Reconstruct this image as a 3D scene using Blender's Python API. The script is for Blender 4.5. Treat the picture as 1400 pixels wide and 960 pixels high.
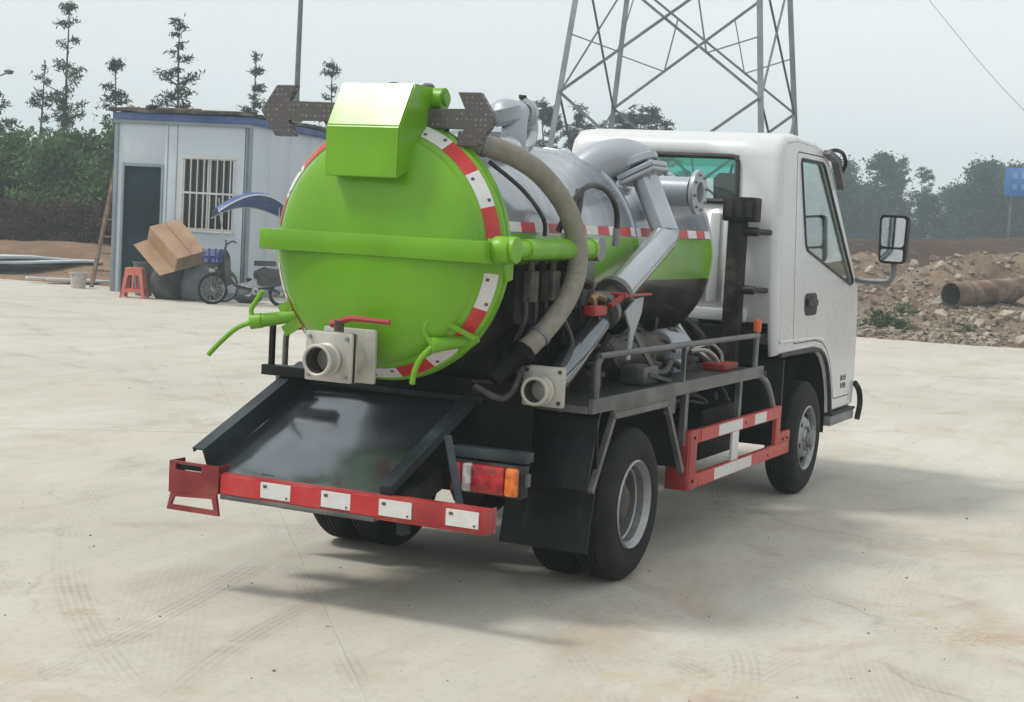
import bpy, bmesh, math, random
from mathutils import Vector, Matrix, noise
R = math.radians
PI = math.pi
for o in list(bpy.data.objects): bpy.data.objects.remove(o)
S = bpy.context.scene
COL = S.collection

# ------------------------------------------------------------------ camera
cd = bpy.data.cameras.new('camera'); cam = bpy.data.objects.new('camera', cd); COL.objects.link(cam)
cd.sensor_width = 36; cd.lens = 2194.23 / 1400 * 36; cd.clip_end = 3000; cd.clip_start = .05
_f = Vector((.8992383, .42974983, -.08176528)); _r = Vector((.43453468, -.89906167, .05355113)); _u = Vector((.05049844, .08368507, .99521189))
cam.matrix_world = Matrix(((_r.x, _u.x, -_f.x, -7.3777), (_r.y, _u.y, -_f.y, -3.6816), (_r.z, _u.z, -_f.z, 1.7675), (0, 0, 0, 1)))
S.camera = cam
# ------------------------------------------------------------------ sky and sun (hazy, high thin cloud)
SUN = Vector((.34, -.60, -1.0)).normalized()          # direction the light travels
elev = math.asin(-SUN.z); azim = math.atan2(-SUN.x, -SUN.y)
W = bpy.data.worlds.new('World'); S.world = W; W.use_nodes = True
nt = W.node_tree; nt.nodes.clear()
sky = nt.nodes.new('ShaderNodeTexSky'); sky.sky_type = 'NISHITA'; sky.sun_disc = False
sky.sun_elevation = elev; sky.sun_rotation = azim; sky.dust_density = 6; sky.air_density = 1.2; sky.ozone_density = 1
hs = nt.nodes.new('ShaderNodeHueSaturation'); hs.inputs['Saturation'].default_value = .3
mx = nt.nodes.new('ShaderNodeMix'); mx.data_type = 'RGBA'; mx.inputs[0].default_value = .80
mx.inputs[7].default_value = (10.6, 11.0, 11.1, 1)
bg = nt.nodes.new('ShaderNodeBackground'); bg.inputs['Strength'].default_value = .1
ow = nt.nodes.new('ShaderNodeOutputWorld')
nt.links.new(sky.outputs[0], hs.inputs['Color']); nt.links.new(hs.outputs[0], mx.inputs[6])
# faint high cloud
tcw = nt.nodes.new('ShaderNodeTexCoord'); mpw = nt.nodes.new('ShaderNodeMapping'); mpw.inputs['Scale'].default_value = (1.2, 1.2, 3.5)
nzw = nt.nodes.new('ShaderNodeTexNoise'); nzw.inputs['Scale'].default_value = 1.7; nzw.inputs['Detail'].default_value = 5; nzw.inputs['Roughness'].default_value = .5
rgw = nt.nodes.new('ShaderNodeMapRange'); rgw.inputs[1].default_value = .3; rgw.inputs[2].default_value = .7; rgw.inputs[3].default_value = .94; rgw.inputs[4].default_value = 1.05
mlw = nt.nodes.new('ShaderNodeVectorMath'); mlw.operation = 'SCALE'
nt.links.new(tcw.outputs['Generated'], mpw.inputs[0]); nt.links.new(mpw.outputs[0], nzw.inputs['Vector']); nt.links.new(nzw.outputs['Fac'], rgw.inputs[0])
nt.links.new(mx.outputs[2], mlw.inputs[0]); nt.links.new(rgw.outputs[0], mlw.inputs['Scale']); nt.links.new(mlw.outputs[0], bg.inputs[0]); nt.links.new(bg.outputs[0], ow.inputs[0])
sl = bpy.data.lights.new('sun', 'SUN'); sl.energy = 2.3; sl.angle = R(11); sl.color = (1, .955, .88)
so = bpy.data.objects.new('sun', sl); COL.objects.link(so); so.rotation_euler = SUN.to_track_quat('-Z', 'Y').to_euler(); so.location = (0, 0, 40)
S.view_settings.view_transform = 'Standard'; S.view_settings.look = 'None'; S.view_settings.exposure = 0; S.view_settings.gamma = 1
S.render.engine = 'CYCLES'; S.cycles.use_denoising = True
S.cycles.use_adaptive_sampling = True; S.cycles.adaptive_threshold = .02; S.cycles.max_bounces = 6; S.cycles.transparent_max_bounces = 12; S.cycles.volume_bounces = 1

# ------------------------------------------------------------------ materials
class G:
    def __init__(s, name):
        s.m = bpy.data.materials.new(name); s.m.use_nodes = True; s.t = s.m.node_tree; s.t.nodes.clear()
        s.out = s.n('OutputMaterial')
    def n(s, k, **kw):
        x = s.t.nodes.new('ShaderNode' + k)
        for a, b in kw.items(): setattr(x, a, b)
        return x
    def put(s, sock, v):
        if v is None: return
        if isinstance(v, bpy.types.NodeSocket): s.t.links.new(v, sock)
        else:
            if hasattr(sock.default_value, '__len__') and not isinstance(v, (int, float)) and len(v) == 3 and len(sock.default_value) == 4: v = (*v, 1)
            sock.default_value = v
    def math(s, op, a, b=None, c=None, clamp=False):
        x = s.n('Math', operation=op, use_clamp=clamp); s.put(x.inputs[0], a); s.put(x.inputs[1], b)
        if c is not None: s.put(x.inputs[2], c)
        return x.outputs[0]
    def noise(s, vec, scale, detail=4, rough=.55, dist=0):
        x = s.n('TexNoise'); s.put(x.inputs['Vector'], vec); x.inputs['Scale'].default_value = scale; x.inputs['Detail'].default_value = detail
        x.inputs['Roughness'].default_value = rough; x.inputs['Distortion'].default_value = dist; return x.outputs['Fac']
    def ramp(s, fac, a, b):   # smooth 0..1 between a and b
        x = s.n('MapRange', interpolation_type='SMOOTHSTEP'); s.put(x.inputs[0], fac); x.inputs[1].default_value = a; x.inputs[2].default_value = b; return x.outputs[0]
    def mix(s, fac, a, b, mode='MIX'):
        x = s.n('Mix', data_type='RGBA', blend_type=mode); s.put(x.inputs[0], fac); s.put(x.inputs[6], a); s.put(x.inputs[7], b); return x.outputs[2]
    def obj(s): return s.n('TexCoord').outputs['Object']
    def pos(s): return s.n('NewGeometry').outputs['Position']
    def bump(s, h, strength, dist=.01):
        x = s.n('Bump'); x.inputs['Strength'].default_value = strength; x.inputs['Distance'].default_value = dist; s.put(x.inputs['Height'], h); return x.outputs[0]
    def bsdf(s, col, rough=.5, metal=0, normal=None, spec=.5, coat=0, **kw):
        b = s.n('BsdfPrincipled'); s.put(b.inputs['Base Color'], col); s.put(b.inputs['Roughness'], rough); s.put(b.inputs['Metallic'], metal)
        b.inputs['Specular IOR Level'].default_value = spec; b.inputs['Coat Weight'].default_value = coat; b.inputs['Coat Roughness'].default_value = .12
        if normal is not None: s.put(b.inputs['Normal'], normal)
        for k, v in kw.items(): s.put(b.inputs[k], v)
        s.t.links.new(b.outputs[0], s.out.inputs[0]); return b

def pm(name, col, rough=.5, metal=0, dirt=.25, dcol=(.30, .27, .22), scale=3., var=.12, bump=.15, bs=60., spec=.5, coat=0, streak=0):
    """painted / metal / plastic surface with uneven tone, dust film and fine relief"""
    g = G(name); p = g.pos()
    n1 = g.noise(p, scale, 4, .5); n2 = g.noise(p, scale * 3.1, 4, .5)
    dark = tuple(c * (1 - var * 1.6) for c in col); lite = tuple(min(1, c * (1 + var)) for c in col)
    c = g.mix(g.ramp(n1, .3, .7), dark, lite)
    m = g.math('MULTIPLY', g.ramp(g.math('MULTIPLY', n1, g.math('ADD', n2, .5)), .38, .75), dirt)
    c = g.mix(m, c, dcol)
    if streak:
        sm_ = g.n('Mapping'); sm_.inputs['Scale'].default_value = (9, 9, .8); g.put(sm_.inputs[0], p); ns = g.noise(sm_.outputs[0], 2.2, 4, .6)
        c = g.mix(g.math('MULTIPLY', g.math('MULTIPLY', g.ramp(ns, .52, .78), g.ramp(n1, .35, .65)), streak), c, dcol)
    r = g.math('ADD', rough, g.math('MULTIPLY', g.math('SUBTRACT', n2, .5), .25), clamp=True)
    nb = g.bump(g.noise(p, bs, 3), bump, .003)
    g.bsdf(c, g.math('ADD', r, g.math('MULTIPLY', m, .4), clamp=True), metal, nb, spec, coat)
    return g.m

M = {}
M['green'] = pm('green_paint', (.142, .37, .004), .33, var=.10, dirt=.10, dcol=(.20, .26, .08), scale=1.9, coat=.25, bump=.4, bs=4, spec=.35, streak=.45)
M['green2'] = pm('green_paint_worn', (.15, .385, .006), .42, var=.12, dirt=.10, dcol=(.22, .26, .10), scale=5)
M['white'] = pm('cab_white_paint', (.60, .615, .63), .28, var=.03, dirt=.12, dcol=(.42, .39, .34), scale=1.3, coat=.3, bump=.03, streak=.25)
M['black'] = pm('black_paint', (.008, .0095, .011), .40, streak=.6, spec=.22, var=.2, dirt=.10, dcol=(.05, .05, .048), scale=4)
M['under'] = pm('underbody_black', (.007, .007, .0075), .6, var=.3, dirt=.25, dcol=(.03, .028, .025), scale=6, spec=.12)
M['trough'] = pm('glossy_dark_paint', (.135, .155, .175), .15, .75, var=.15, dirt=.05, dcol=(.10, .11, .11), scale=3, bump=.02, bs=12, coat=.5)
M['rail'] = pm('slate_paint', (.028, .038, .045), .35, spec=.22, var=.2, dirt=.15, dcol=(.10, .11, .11), scale=4)
M['deckgrey'] = pm('dark_grey_paint', (.078, .083, .088), .42, var=.15, dirt=.3, scale=5)
M['grey'] = pm('grey_silver_paint', (.34, .37, .41), .34, .2, var=.06, dirt=.08, scale=2.5, bump=.05)
M['pipe'] = pm('silver_pipe_paint', (.44, .47, .50), .2, .6, var=.06, dirt=.05, scale=4, bump=.04)
M['cast'] = pm('cast_aluminium', (.46, .45, .41), .48, .3, var=.12, dirt=.3, dcol=(.36, .32, .24), scale=9, bump=.4, bs=150)
M['red'] = pm('red_paint', (.33, .018, .020), .45, streak=.5, var=.12, dirt=.2, dcol=(.30, .18, .15), scale=5)
M['redg'] = pm('faded_red_paint', (.42, .040, .032), .48, var=.12, dirt=.25, dcol=(.40, .22, .18), scale=5)
M['dred'] = pm('dark_red_paint', (.22, .012, .016), .42, var=.15, dirt=.15, scale=5)
M['refr'] = pm('red_reflective_tape', (.50, .02, .022), .35, var=.08, dirt=.15, scale=8, bump=.3, bs=400)
M['refw'] = pm('white_reflective_tape', (.66, .66, .65), .35, var=.06, dirt=.25, scale=8, bump=.3, bs=400)
M['print'] = pm('tape_print', (.09, .05, .05), .5, dirt=.1)
M['rubber'] = pm('tyre_rubber', (.010, .010, .011), .7, spec=.22, var=.2, dirt=.35, dcol=(.038, .036, .032), scale=7, bump=.3, bs=90)
M['steel'] = pm('wheel_steel', (.33, .34, .35), .34, .75, var=.12, dirt=.3, dcol=(.2, .17, .13), scale=9)
M['hub'] = pm('greasy_hub', (.06, .055, .05), .6, .3, var=.3, dirt=.5, dcol=(.16, .11, .07), scale=14)
M['seal'] = pm('rubber_seal', (.014, .014, .015), .6, dirt=.1)
M['plastic'] = pm('black_plastic', (.010, .010, .011), .5, spec=.22, dirt=.15, scale=6)
M['inside'] = pm('cab_trim_grey', (.085, .085, .088), .8, dirt=.1)
M['hose'] = pm('beige_hose', (.27, .25, .21), .6, var=.15, dirt=.5, dcol=(.15, .135, .11), scale=9)
M['hoseb'] = pm('black_hose', (.012, .012, .014), .45, dirt=.15, scale=9)
M['led'] = None
M['galv'] = pm('galvanised_steel', (.24, .25, .27), .55, .5, var=.15, dirt=.2, scale=1.2)
M['galvd'] = pm('galvanised_brace', (.17, .18, .195), .6, .4, var=.15, dirt=.2, scale=1.2)
M['pole'] = pm('grey_pole', (.14, .14, .145), .6, dirt=.2)
M['panel'] = pm('shed_panel', (.51, .57, .63), .5, streak=.35, var=.05, dirt=.25, dcol=(.36, .36, .34), scale=.8)
M['post'] = pm('shed_post', (.21, .26, .30), .5, var=.08, dirt=.2, scale=2)
M['blue'] = pm('shed_blue_band', (.035, .085, .26), .5, var=.1, dirt=.2, scale=2)
M['teal'] = pm('shed_door', (.004, .017, .026), .6, var=.15, dirt=.05, spec=.15, dcol=(.03, .04, .05), scale=2)
M['roof'] = pm('roof_felt', (.035, .034, .034), .9, var=.3, dirt=.4, scale=3)
M['bar'] = pm('white_bar', (.60, .59, .56), .5, dirt=.3)
M['card'] = pm('cardboard', (.36, .225, .135), .85, var=.12, dirt=.15, scale=3, bump=.3, bs=40)
M['cardin'] = pm('cardboard_inside', (.22, .15, .09), .9, var=.12, dirt=.2, scale=3)
M['stool'] = pm('coral_plastic', (.62, .15, .10), .42, dirt=.15, scale=4)
M['bucket'] = pm('stained_bucket', (.50, .45, .43), .6, dirt=.5, dcol=(.28, .22, .18), scale=8)
M['bin'] = pm('grey_bucket', (.10, .115, .13), .55, dirt=.2)
M['wood'] = pm('old_timber', (.22, .145, .095), .85, var=.25, dirt=.3, scale=5)
M['canopy'] = pm('blue_canopy', (.035, .075, .24), .4, var=.1, dirt=.15, scale=4)
M['basket'] = pm('blue_basket', (.02, .05, .26), .45, dirt=.1)
M['bikedark'] = pm('bike_dark', (.02, .024, .03), .4, dirt=.2)
M['bikegreen'] = pm('bike_green', (.05, .13, .06), .45, dirt=.3, scale=12)
M['chrome'] = pm('scooter_silver', (.42, .44, .47), .3, .6, dirt=.2)
M['bag'] = pm('dark_sack', (.03, .03, .034), .6, var=.3, dirt=.2)
M['sheetb'] = pm('blue_grey_sheet', (.20, .26, .33), .5, var=.15, dirt=.3, scale=2)
M['sheetw'] = pm('pale_sheet', (.50, .55, .58), .5, var=.1, dirt=.3, scale=2)
M['sheetd'] = pm('dark_sheet', (.08, .11, .15), .6, var=.2, dirt=.3, scale=2)
M['rust'] = pm('rusty_pipe', (.17, .105, .072), .85, var=.3, dirt=.7, dcol=(.26, .21, .15), scale=3, bump=.5, bs=30)
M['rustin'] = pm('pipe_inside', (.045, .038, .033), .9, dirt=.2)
M['stone'] = pm('rubble_stone', (.40, .35, .28), .9, var=.3, dirt=.6, dcol=(.24, .17, .13), scale=3, bump=.6, bs=14)
M['stone2'] = pm('rubble_stone_dark', (.22, .16, .125), .9, var=.3, dirt=.6, dcol=(.30, .25, .18), scale=3, bump=.6, bs=14)
M['bark'] = pm('bark', (.07, .055, .045), .9, var=.3, dirt=.3, scale=6)
M['signblue'] = pm('sign_blue', (.04, .17, .50), .5, dirt=.1, scale=1)
M['signw'] = pm('sign_pale', (.16, .34, .62), .5, dirt=.1, scale=1)
M['orange'] = pm('orange_cap', (.60, .12, .03), .45, dirt=.2)
M['brass'] = pm('old_brass', (.30, .22, .10), .5, .6, dirt=.3, scale=12)
M['mirr'] = pm('mirror_glass', (.80, .82, .84), .03, 1., var=.01, dirt=.03, bump=0)
M['chip'] = pm('gravel_chip', (.30, .255, .20), .95, var=.4, dirt=.5, dcol=(.18, .125, .10), scale=5)

def led_mat():
    g = G('led_board'); p = g.obj()
    v = g.n('TexVoronoi', feature='F1'); v.inputs['Scale'].default_value = 42; v.inputs['Randomness'].default_value = .15; g.put(v.inputs['Vector'], p)
    f = g.ramp(v.outputs['Distance'], .25, .5)
    c = g.mix(f, (.27, .25, .255), (.085, .078, .082))
    g.bsdf(c, .55, 0, g.bump(g.math('SUBTRACT', 1., f), .6, .004)); return g.m
M['led'] = led_mat()

def lens(name, col):
    g = G(name); p = g.obj(); w = g.n('TexWave'); w.inputs['Scale'].default_value = 55; g.put(w.inputs['Vector'], p); w.bands_direction = 'Z'
    n = g.noise(p, 18, 3)
    c = g.mix(g.ramp(n, .35, .65), tuple(x * .55 for x in col), tuple(min(1, x * 1.25) for x in col))
    g.bsdf(c, .12, 0, g.bump(w.outputs['Fac'], .25, .003), .6, .5); return g.m
M['lred'] = lens('lens_red', (.42, .008, .01)); M['lor'] = lens('lens_orange', (.70, .17, .01)); M['lwh'] = lens('lens_clear', (.62, .58, .56))

def glass(name, tint, rough=.02, thick=1.):
    g = G(name); tr = g.n('BsdfTransparent'); g.put(tr.inputs[0], tint); gl = g.n('BsdfGlossy'); gl.inputs['Roughness'].default_value = rough
    gl.inputs[0].default_value = (1, 1, 1, 1)
    fr = g.n('LayerWeight'); fr.inputs[0].default_value = .5; ms = g.n('MixShader')
    g.put(ms.inputs[0], g.math('ADD', .05, g.math('MULTIPLY', g.math('POWER', fr.outputs['Facing'], 4.), .85), clamp=True)); g.t.links.new(tr.outputs[0], ms.inputs[1]); g.t.links.new(gl.outputs[0], ms.inputs[2])
    g.t.links.new(ms.outputs[0], g.out.inputs[0]); return g.m
M['glass'] = glass('window_glass', (.84, .90, .88)); M['glasst'] = glass('teal_sunband', (.16, .80, .70)); M['glassd'] = glass('shed_pane', (.25, .28, .30))

def tank_mat():
    g = G('tank_paint'); p = g.pos(); s = g.n('SeparateXYZ'); g.put(s.inputs[0], p); z = s.outputs[2]
    n1 = g.noise(p, 2.2, 4, .5); n2 = g.noise(p, 5, 3, .5)
    st = g.n('Mapping'); st.inputs['Scale'].default_value = (9, 1, 1); g.put(st.inputs[0], p); n3 = g.noise(st.outputs[0], 1.5, 4)
    grey = g.mix(g.ramp(n3, .3, .7), (.30, .33, .375), (.40, .43, .47))
    c = g.mix(g.math('GREATER_THAN', z, 1.705), (.145, .37, .004), grey)
    c = g.mix(g.math('GREATER_THAN', z, 1.475), (.022, .021, .021), c)
    m = g.math('MULTIPLY', g.ramp(g.math('MULTIPLY', n1, g.math('ADD', n2, .5)), .36, .75), .22)
    c = g.mix(m, c, (.25, .23, .2))
    g.bsdf(c, g.math('ADD', .20, g.math('MULTIPLY', g.math('SUBTRACT', n2, .5), .22), clamp=True), g.math('MULTIPLY', g.math('GREATER_THAN', z, 1.705), .45), g.bump(g.noise(p, 5, 1), .05, .006), .5, .15); return g.m
M['tank'] = tank_mat()

def checker_mat():
    g = G('tread_plate'); p = g.pos(); mp = g.n('Mapping'); mp.inputs['Rotation'].default_value = (0, 0, R(45)); g.put(mp.inputs[0], p)
    c = g.n('TexChecker'); c.inputs['Scale'].default_value = 28; g.put(c.inputs[0], mp.outputs[0])
    n = g.noise(p, 5, 5); col = g.mix(g.ramp(n, .35, .7), (.012, .014, .018), (.045, .046, .05))
    g.bsdf(col, .38, .2, g.bump(c.outputs['Fac'], .5, .003)); return g.m
M['deck'] = checker_mat()

def leaf_mat(name, a, b, trans=.25):
    g = G(name); p = g.pos(); r = g.n('ObjectInfo').outputs['Random']; n = g.noise(p, .9, 3); n2 = g.noise(p, 7, 2)
    f = g.math('ADD', g.math('MULTIPLY', g.ramp(n, .35, .65), .5), g.math('ADD', g.math('MULTIPLY', n2, .3), g.math('MULTIPLY', g.math('SUBTRACT', r, .35), .6)), clamp=True)
    c = g.mix(f, a, b)
    d = g.n('BsdfDiffuse'); t = g.n('BsdfTranslucent'); ms = g.n('MixShader'); ms.inputs[0].default_value = trans
    g.put(d.inputs[0], c); g.put(t.inputs[0], c); g.t.links.new(d.outputs[0], ms.inputs[1]); g.t.links.new(t.outputs[0], ms.inputs[2]); g.t.links.new(ms.outputs[0], g.out.inputs[0]); return g.m
M['leafbush'] = leaf_mat('bush_leaf', (.028, .056, .030), (.155, .235, .10))
M['leafpine'] = leaf_mat('pine_needle', (.030, .048, .032), (.065, .095, .058))
M['leafhaze'] = leaf_mat('far_leaf_haze_tint', (.026, .055, .050), (.060, .105, .085))  # leaf green shifted to blue-green, distance haze put into the colour
M['leafdead'] = leaf_mat('dry_scrub', (.045, .028, .024), (.105, .065, .048), .1)

def earth_mat(name, a, b, c3, sc=.6):
    g = G(name); p = g.pos(); n = g.noise(p, sc, 6, .65); n2 = g.noise(p, sc * 7, 5, .7); n3 = g.noise(p, 22, 4, .7)
    c = g.mix(g.ramp(n, .35, .65), a, b); c = g.mix(g.math('MULTIPLY', g.ramp(n2, .5, .72), .8), c, c3)
    c = g.mix(g.math('MULTIPLY', g.ramp(n3, .5, .8), .4), c, (.06, .045, .038))
    g.bsdf(c, .95, 0, g.bump(g.math('ADD', n2, g.math('MULTIPLY', n3, .5)), 1., .12), .2); return g.m
M['rubble'] = earth_mat('rubble_earth', (.17, .115, .085), (.29, .22, .16), (.34, .28, .21))
M['bank'] = earth_mat('maroon_earth', (.060, .042, .034), (.098, .066, .052), (.14, .108, .082), .3)
M['tan'] = earth_mat('tan_earth', (.23, .15, .10), (.33, .235, .16), (.17, .11, .08))
M['field'] = earth_mat('field_earth', (.13, .10, .07), (.17, .14, .10), (.10, .11, .06), .1)

def concrete_mat():
    g = G('concrete'); p = g.pos(); s = g.n('SeparateXYZ'); g.put(s.inputs[0], p); X, Y = s.outputs[0], s.outputs[1]
    big = g.noise(p, .22, 4, .55); mid = g.noise(p, 1.1, 4, .62, .6); fine = g.noise(p, 26, 3, .7); vf = g.noise(p, 140, 1, .7)
    mp = g.n('Mapping'); mp.inputs['Rotation'].default_value = (0, 0, R(-40)); mp.inputs['Scale'].default_value = (.5, 2.2, 1); g.put(mp.inputs[0], p)
    sw = g.noise(mp.outputs[0], 1.6, 4, .65, .8)
    c = g.mix(g.ramp(big, .3, .7), (.425, .405, .35), (.505, .483, .425))
    c = g.mix(g.math('MULTIPLY', g.ramp(mid, .48, .72), .55), c, (.37, .345, .29))
    c = g.mix(g.math('MULTIPLY', g.ramp(sw, .48, .74), .34), c, (.33, .30, .25))
    c = g.mix(g.math('MULTIPLY', g.ramp(sw, .48, .26), .26), c, (.60, .585, .53))
    # red-brown soil carried in on tyres, ochre spots: strongest on the side away from the shed
    soil = g.noise(p, .8, 4, .65, 1.2)
    side = g.ramp(g.math('ADD', g.math('MULTIPLY', X, -.45), g.math('MULTIPLY', Y, -.9)), -.6, 3.2)
    sm = g.math('MULTIPLY', g.ramp(soil, .44, .68), g.math('ADD', .10, g.math('MULTIPLY', side, .72)))
    c = g.mix(sm, c, (.37, .25, .175))
    och = g.noise(p, 1.7, 2, .5); c = g.mix(g.math('MULTIPLY', g.math('MULTIPLY', g.ramp(och, .62, .78), side), .6), c, (.42, .30, .13))
    # tyre tracks: arcs on the ground (circle centre, radius, half width, strength)
    jit = g.math('MULTIPLY', g.math('SUBTRACT', g.noise(p, 3.5, 3), .5), .10)
    tm = None
    wear = g.ramp(mid, .38, .66)
    for (cx, cy, rad, hw, k) in ARCS:
        dx = g.math('SUBTRACT', X, cx); dy = g.math('SUBTRACT', Y, cy)
        d = g.math('SUBTRACT', g.math('SQRT', g.math('ADD', g.math('MULTIPLY', dx, dx), g.math('MULTIPLY', dy, dy))), rad)
        dj = g.math('ADD', d, jit)
        band = g.ramp(g.math('ABSOLUTE', dj), hw, hw * .55)
        groove = g.math('ADD', .62, g.math('MULTIPLY', g.math('SINE', g.math('MULTIPLY', d, 190.)), .38))
        ang = g.math('ARCTAN2', dy, dx)
        lug = g.math('ADD', .86, g.math('MULTIPLY', g.math('SINE', g.math('MULTIPLY', ang, rad * 75.)), .14))
        m = g.math('MULTIPLY', g.math('MULTIPLY', band, groove), g.math('MULTIPLY', lug, k * .85))
        tm = m if tm is None else g.math('MAXIMUM', tm, m)
    tm = g.math('MULTIPLY', tm, wear)
    c = g.mix(tm, c, (.20, .175, .145))
    # rust-coloured spill
    for rx, ry, rr_, kk in ((-2.08, .83, .13, .75), (-1.28, -1.70, .22, .45), (-.02, -2.5, .30, .4), (-.55, .75, .10, .35)):
        dx = g.math('SUBTRACT', X, rx); dy = g.math('SUBTRACT', Y, ry); d = g.math('SQRT', g.math('ADD', g.math('MULTIPLY', dx, dx), g.math('MULTIPLY', dy, dy)))
        d = g.math('ADD', d, g.math('MULTIPLY', g.math('SUBTRACT', mid, .5), rr_ * 4.5)); c = g.mix(g.math('MULTIPLY', g.math('MULTIPLY', g.ramp(d, rr_ * 1.1, rr_ * .1), g.ramp(fine, .3, .62)), kk), c, (.33, .20, .11))
    c = g.mix(g.math('MULTIPLY', g.ramp(fine, .50, .72), .40), c, (.29, .27, .23))
    c = g.mix(g.math('MULTIPLY', g.ramp(vf, .60, .75), .22), c, (.20, .185, .16))
    # hairline cracks
    v = g.n('TexVoronoi', feature='DISTANCE_TO_EDGE'); v.inputs['Scale'].default_value = .21
    wv = g.n('VectorMath', operation='ADD'); g.put(wv.inputs[0], p)
    nc = g.n('TexNoise'); g.put(nc.inputs['Vector'], p); nc.inputs['Scale'].default_value = 1.4; sc = g.n('VectorMath', operation='SCALE'); g.put(sc.inputs[0], nc.outputs['Color']); sc.inputs['Scale'].default_value = .8
    g.t.links.new(sc.outputs[0], wv.inputs[1]); g.put(v.inputs['Vector'], wv.outputs[0])
    cr = g.math('MULTIPLY', g.ramp(v.outputs['Distance'], .005, .0012), g.ramp(mid, .42, .58))
    c = g.mix(g.math('MULTIPLY', cr, .22), c, (.13, .115, .10))
    h = g.math('ADD', g.math('MULTIPLY', fine, .6), g.math('MULTIPLY', vf, .25))
    g.bsdf(c, g.math('ADD', .62, g.math('MULTIPLY', mid, .3)), 0, g.bump(h, .35, .008), .4); return g.m
def circ(a, b, c):
    (x1, y1), (x2, y2), (x3, y3) = a, b, c
    d = 2 * (x1 * (y2 - y3) + x2 * (y3 - y1) + x3 * (y1 - y2))
    ux = ((x1 * x1 + y1 * y1) * (y2 - y3) + (x2 * x2 + y2 * y2) * (y3 - y1) + (x3 * x3 + y3 * y3) * (y1 - y2)) / d
    uy = ((x1 * x1 + y1 * y1) * (x3 - x2) + (x2 * x2 + y2 * y2) * (x1 - x3) + (x3 * x3 + y3 * y3) * (x2 - x1)) / d
    return ux, uy, math.hypot(x1 - ux, y1 - uy)
ARCS = []
for a, b, c, hw, k in [((-.37, 2.3), (-1.62, 1.28), (-2.74, .04), .11, .55), ((1.21, 2.85), (.04, 2.54), (-.9, 2.28), .10, .4),
        ((-2.27, .43), (-1.145, .695), (.58, 1.25), .10, .6), ((-2.69, -.18), (-1.83, .054), (-.70, .15), .09, .55),
        ((-1.93, -1.55), (-.95, -.90), (0, -.18), .10, .5), ((-.11, -1.07), (-.70, -1.63), (-1.63, -1.96), .09, .6),
        ((1.84, -.85), (.58, -1.68), (-.25, -2.43), .09, .45), ((-.36, -.51), (-1.06, -1.354), (-1.54, -1.93), .09, .45),
        ((-.89, -1.95), (.06, -2.2), (.91, -2.6), .10, .4), ((.29, 1.57), (-.84, .567), (-2.0, -.45), .07, .35),
        ((2.4, 4.4), (-1.1, 2.5), (-3.0, -.1), .30, .26), ((4.0, 3.6), (.5, 2.0), (-2.4, .2), .26, .22), ((.6, -2.9), (-.5, -1.7), (-2.2, -1.2), .28, .24), ((5.5, -2.6), (2.6, -1.9), (-.4, -2.2), .30, .26), ((9.0, 7.5), (3.0, 4.6), (-2.0, 2.6), .35, .22)]:
    ARCS.append((*circ(a, b, c), hw, k))
M['concrete'] = concrete_mat()

# ------------------------------------------------------------------ mesh helpers
def V(*a): return Vector(a)
def newbm(): return bmesh.new()
def obj(name, bm, mat, parent=None, smooth=True, ang=38, loc=None):
    bmesh.ops.recalc_face_normals(bm, faces=bm.faces)
    me = bpy.data.meshes.new(name); bm.to_mesh(me); bm.free()
    me.materials.append(M[mat] if isinstance(mat, str) else mat)
    if smooth:
        me.polygons.foreach_set('use_smooth', [True] * len(me.polygons)); me.set_sharp_from_angle(angle=R(ang))
    o = bpy.data.objects.new(name, me); COL.objects.link(o)
    if parent is not None: o.parent = parent
    if loc: o.location = loc
    return o
def empty(name, loc=(0, 0, 0), rz=0):
    e = bpy.data.objects.new(name, None); COL.objects.link(e); e.location = loc; e.rotation_euler = (0, 0, rz); e.empty_display_size = .3; return e
def tag(o, label, cat, group=None):
    o['label'] = label; o['category'] = cat
    if group: o['group'] = group
    return o
def struct(o): o['kind'] = 'structure'; return o
def copy_tree(o, parent=None):
    c = o.copy(); COL.objects.link(c); c.parent = parent
    for ch in o.children: copy_tree(ch, c)
    return c
def box(bm, x0, x1, y0, y1, z0, z1, bev=0, seg=2):
    vs = [bm.verts.new((x, y, z)) for x in (x0, x1) for y in (y0, y1) for z in (z0, z1)]
    fs = [bm.faces.new([vs[i] for i in q]) for q in ((0, 1, 3, 2), (4, 6, 7, 5), (0, 4, 5, 1), (2, 3, 7, 6), (0, 2, 6, 4), (1, 5, 7, 3))]
    if bev:
        es = list({e for f in fs for e in f.edges}); bmesh.ops.bevel(bm, geom=es, offset=bev, segments=seg, affect='EDGES', profile=.5)
def frame_of(d, up=(0, 0, 1)):
    d = Vector(d).normalized(); up = Vector(up)
    if abs(d.dot(up)) > .99: up = Vector((1, 0, 0))
    s = d.cross(up).normalized(); u = s.cross(d).normalized(); return d, s, u
def bar(bm, p0, p1, w, h, up=(0, 0, 1), bev=0):
    p0, p1 = Vector(p0), Vector(p1); d, s, u = frame_of(p1 - p0, up)
    vs = [bm.verts.new(p + s * a + u * b) for p in (p0, p1) for a in (-w / 2, w / 2) for b in (-h / 2, h / 2)]
    fs = [bm.faces.new([vs[i] for i in q]) for q in ((0, 1, 3, 2), (4, 6, 7, 5), (0, 4, 5, 1), (2, 3, 7, 6), (0, 2, 6, 4), (1, 5, 7, 3))]
    if bev:
        es = list({e for f in fs for e in f.edges}); bmesh.ops.bevel(bm, geom=es, offset=bev, segments=1, affect='EDGES')
def ring(bm, c, s, u, r, n):
    return [bm.verts.new(c + s * (r * math.cos(2 * PI * i / n)) + u * (r * math.sin(2 * PI * i / n))) for i in range(n)]
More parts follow.
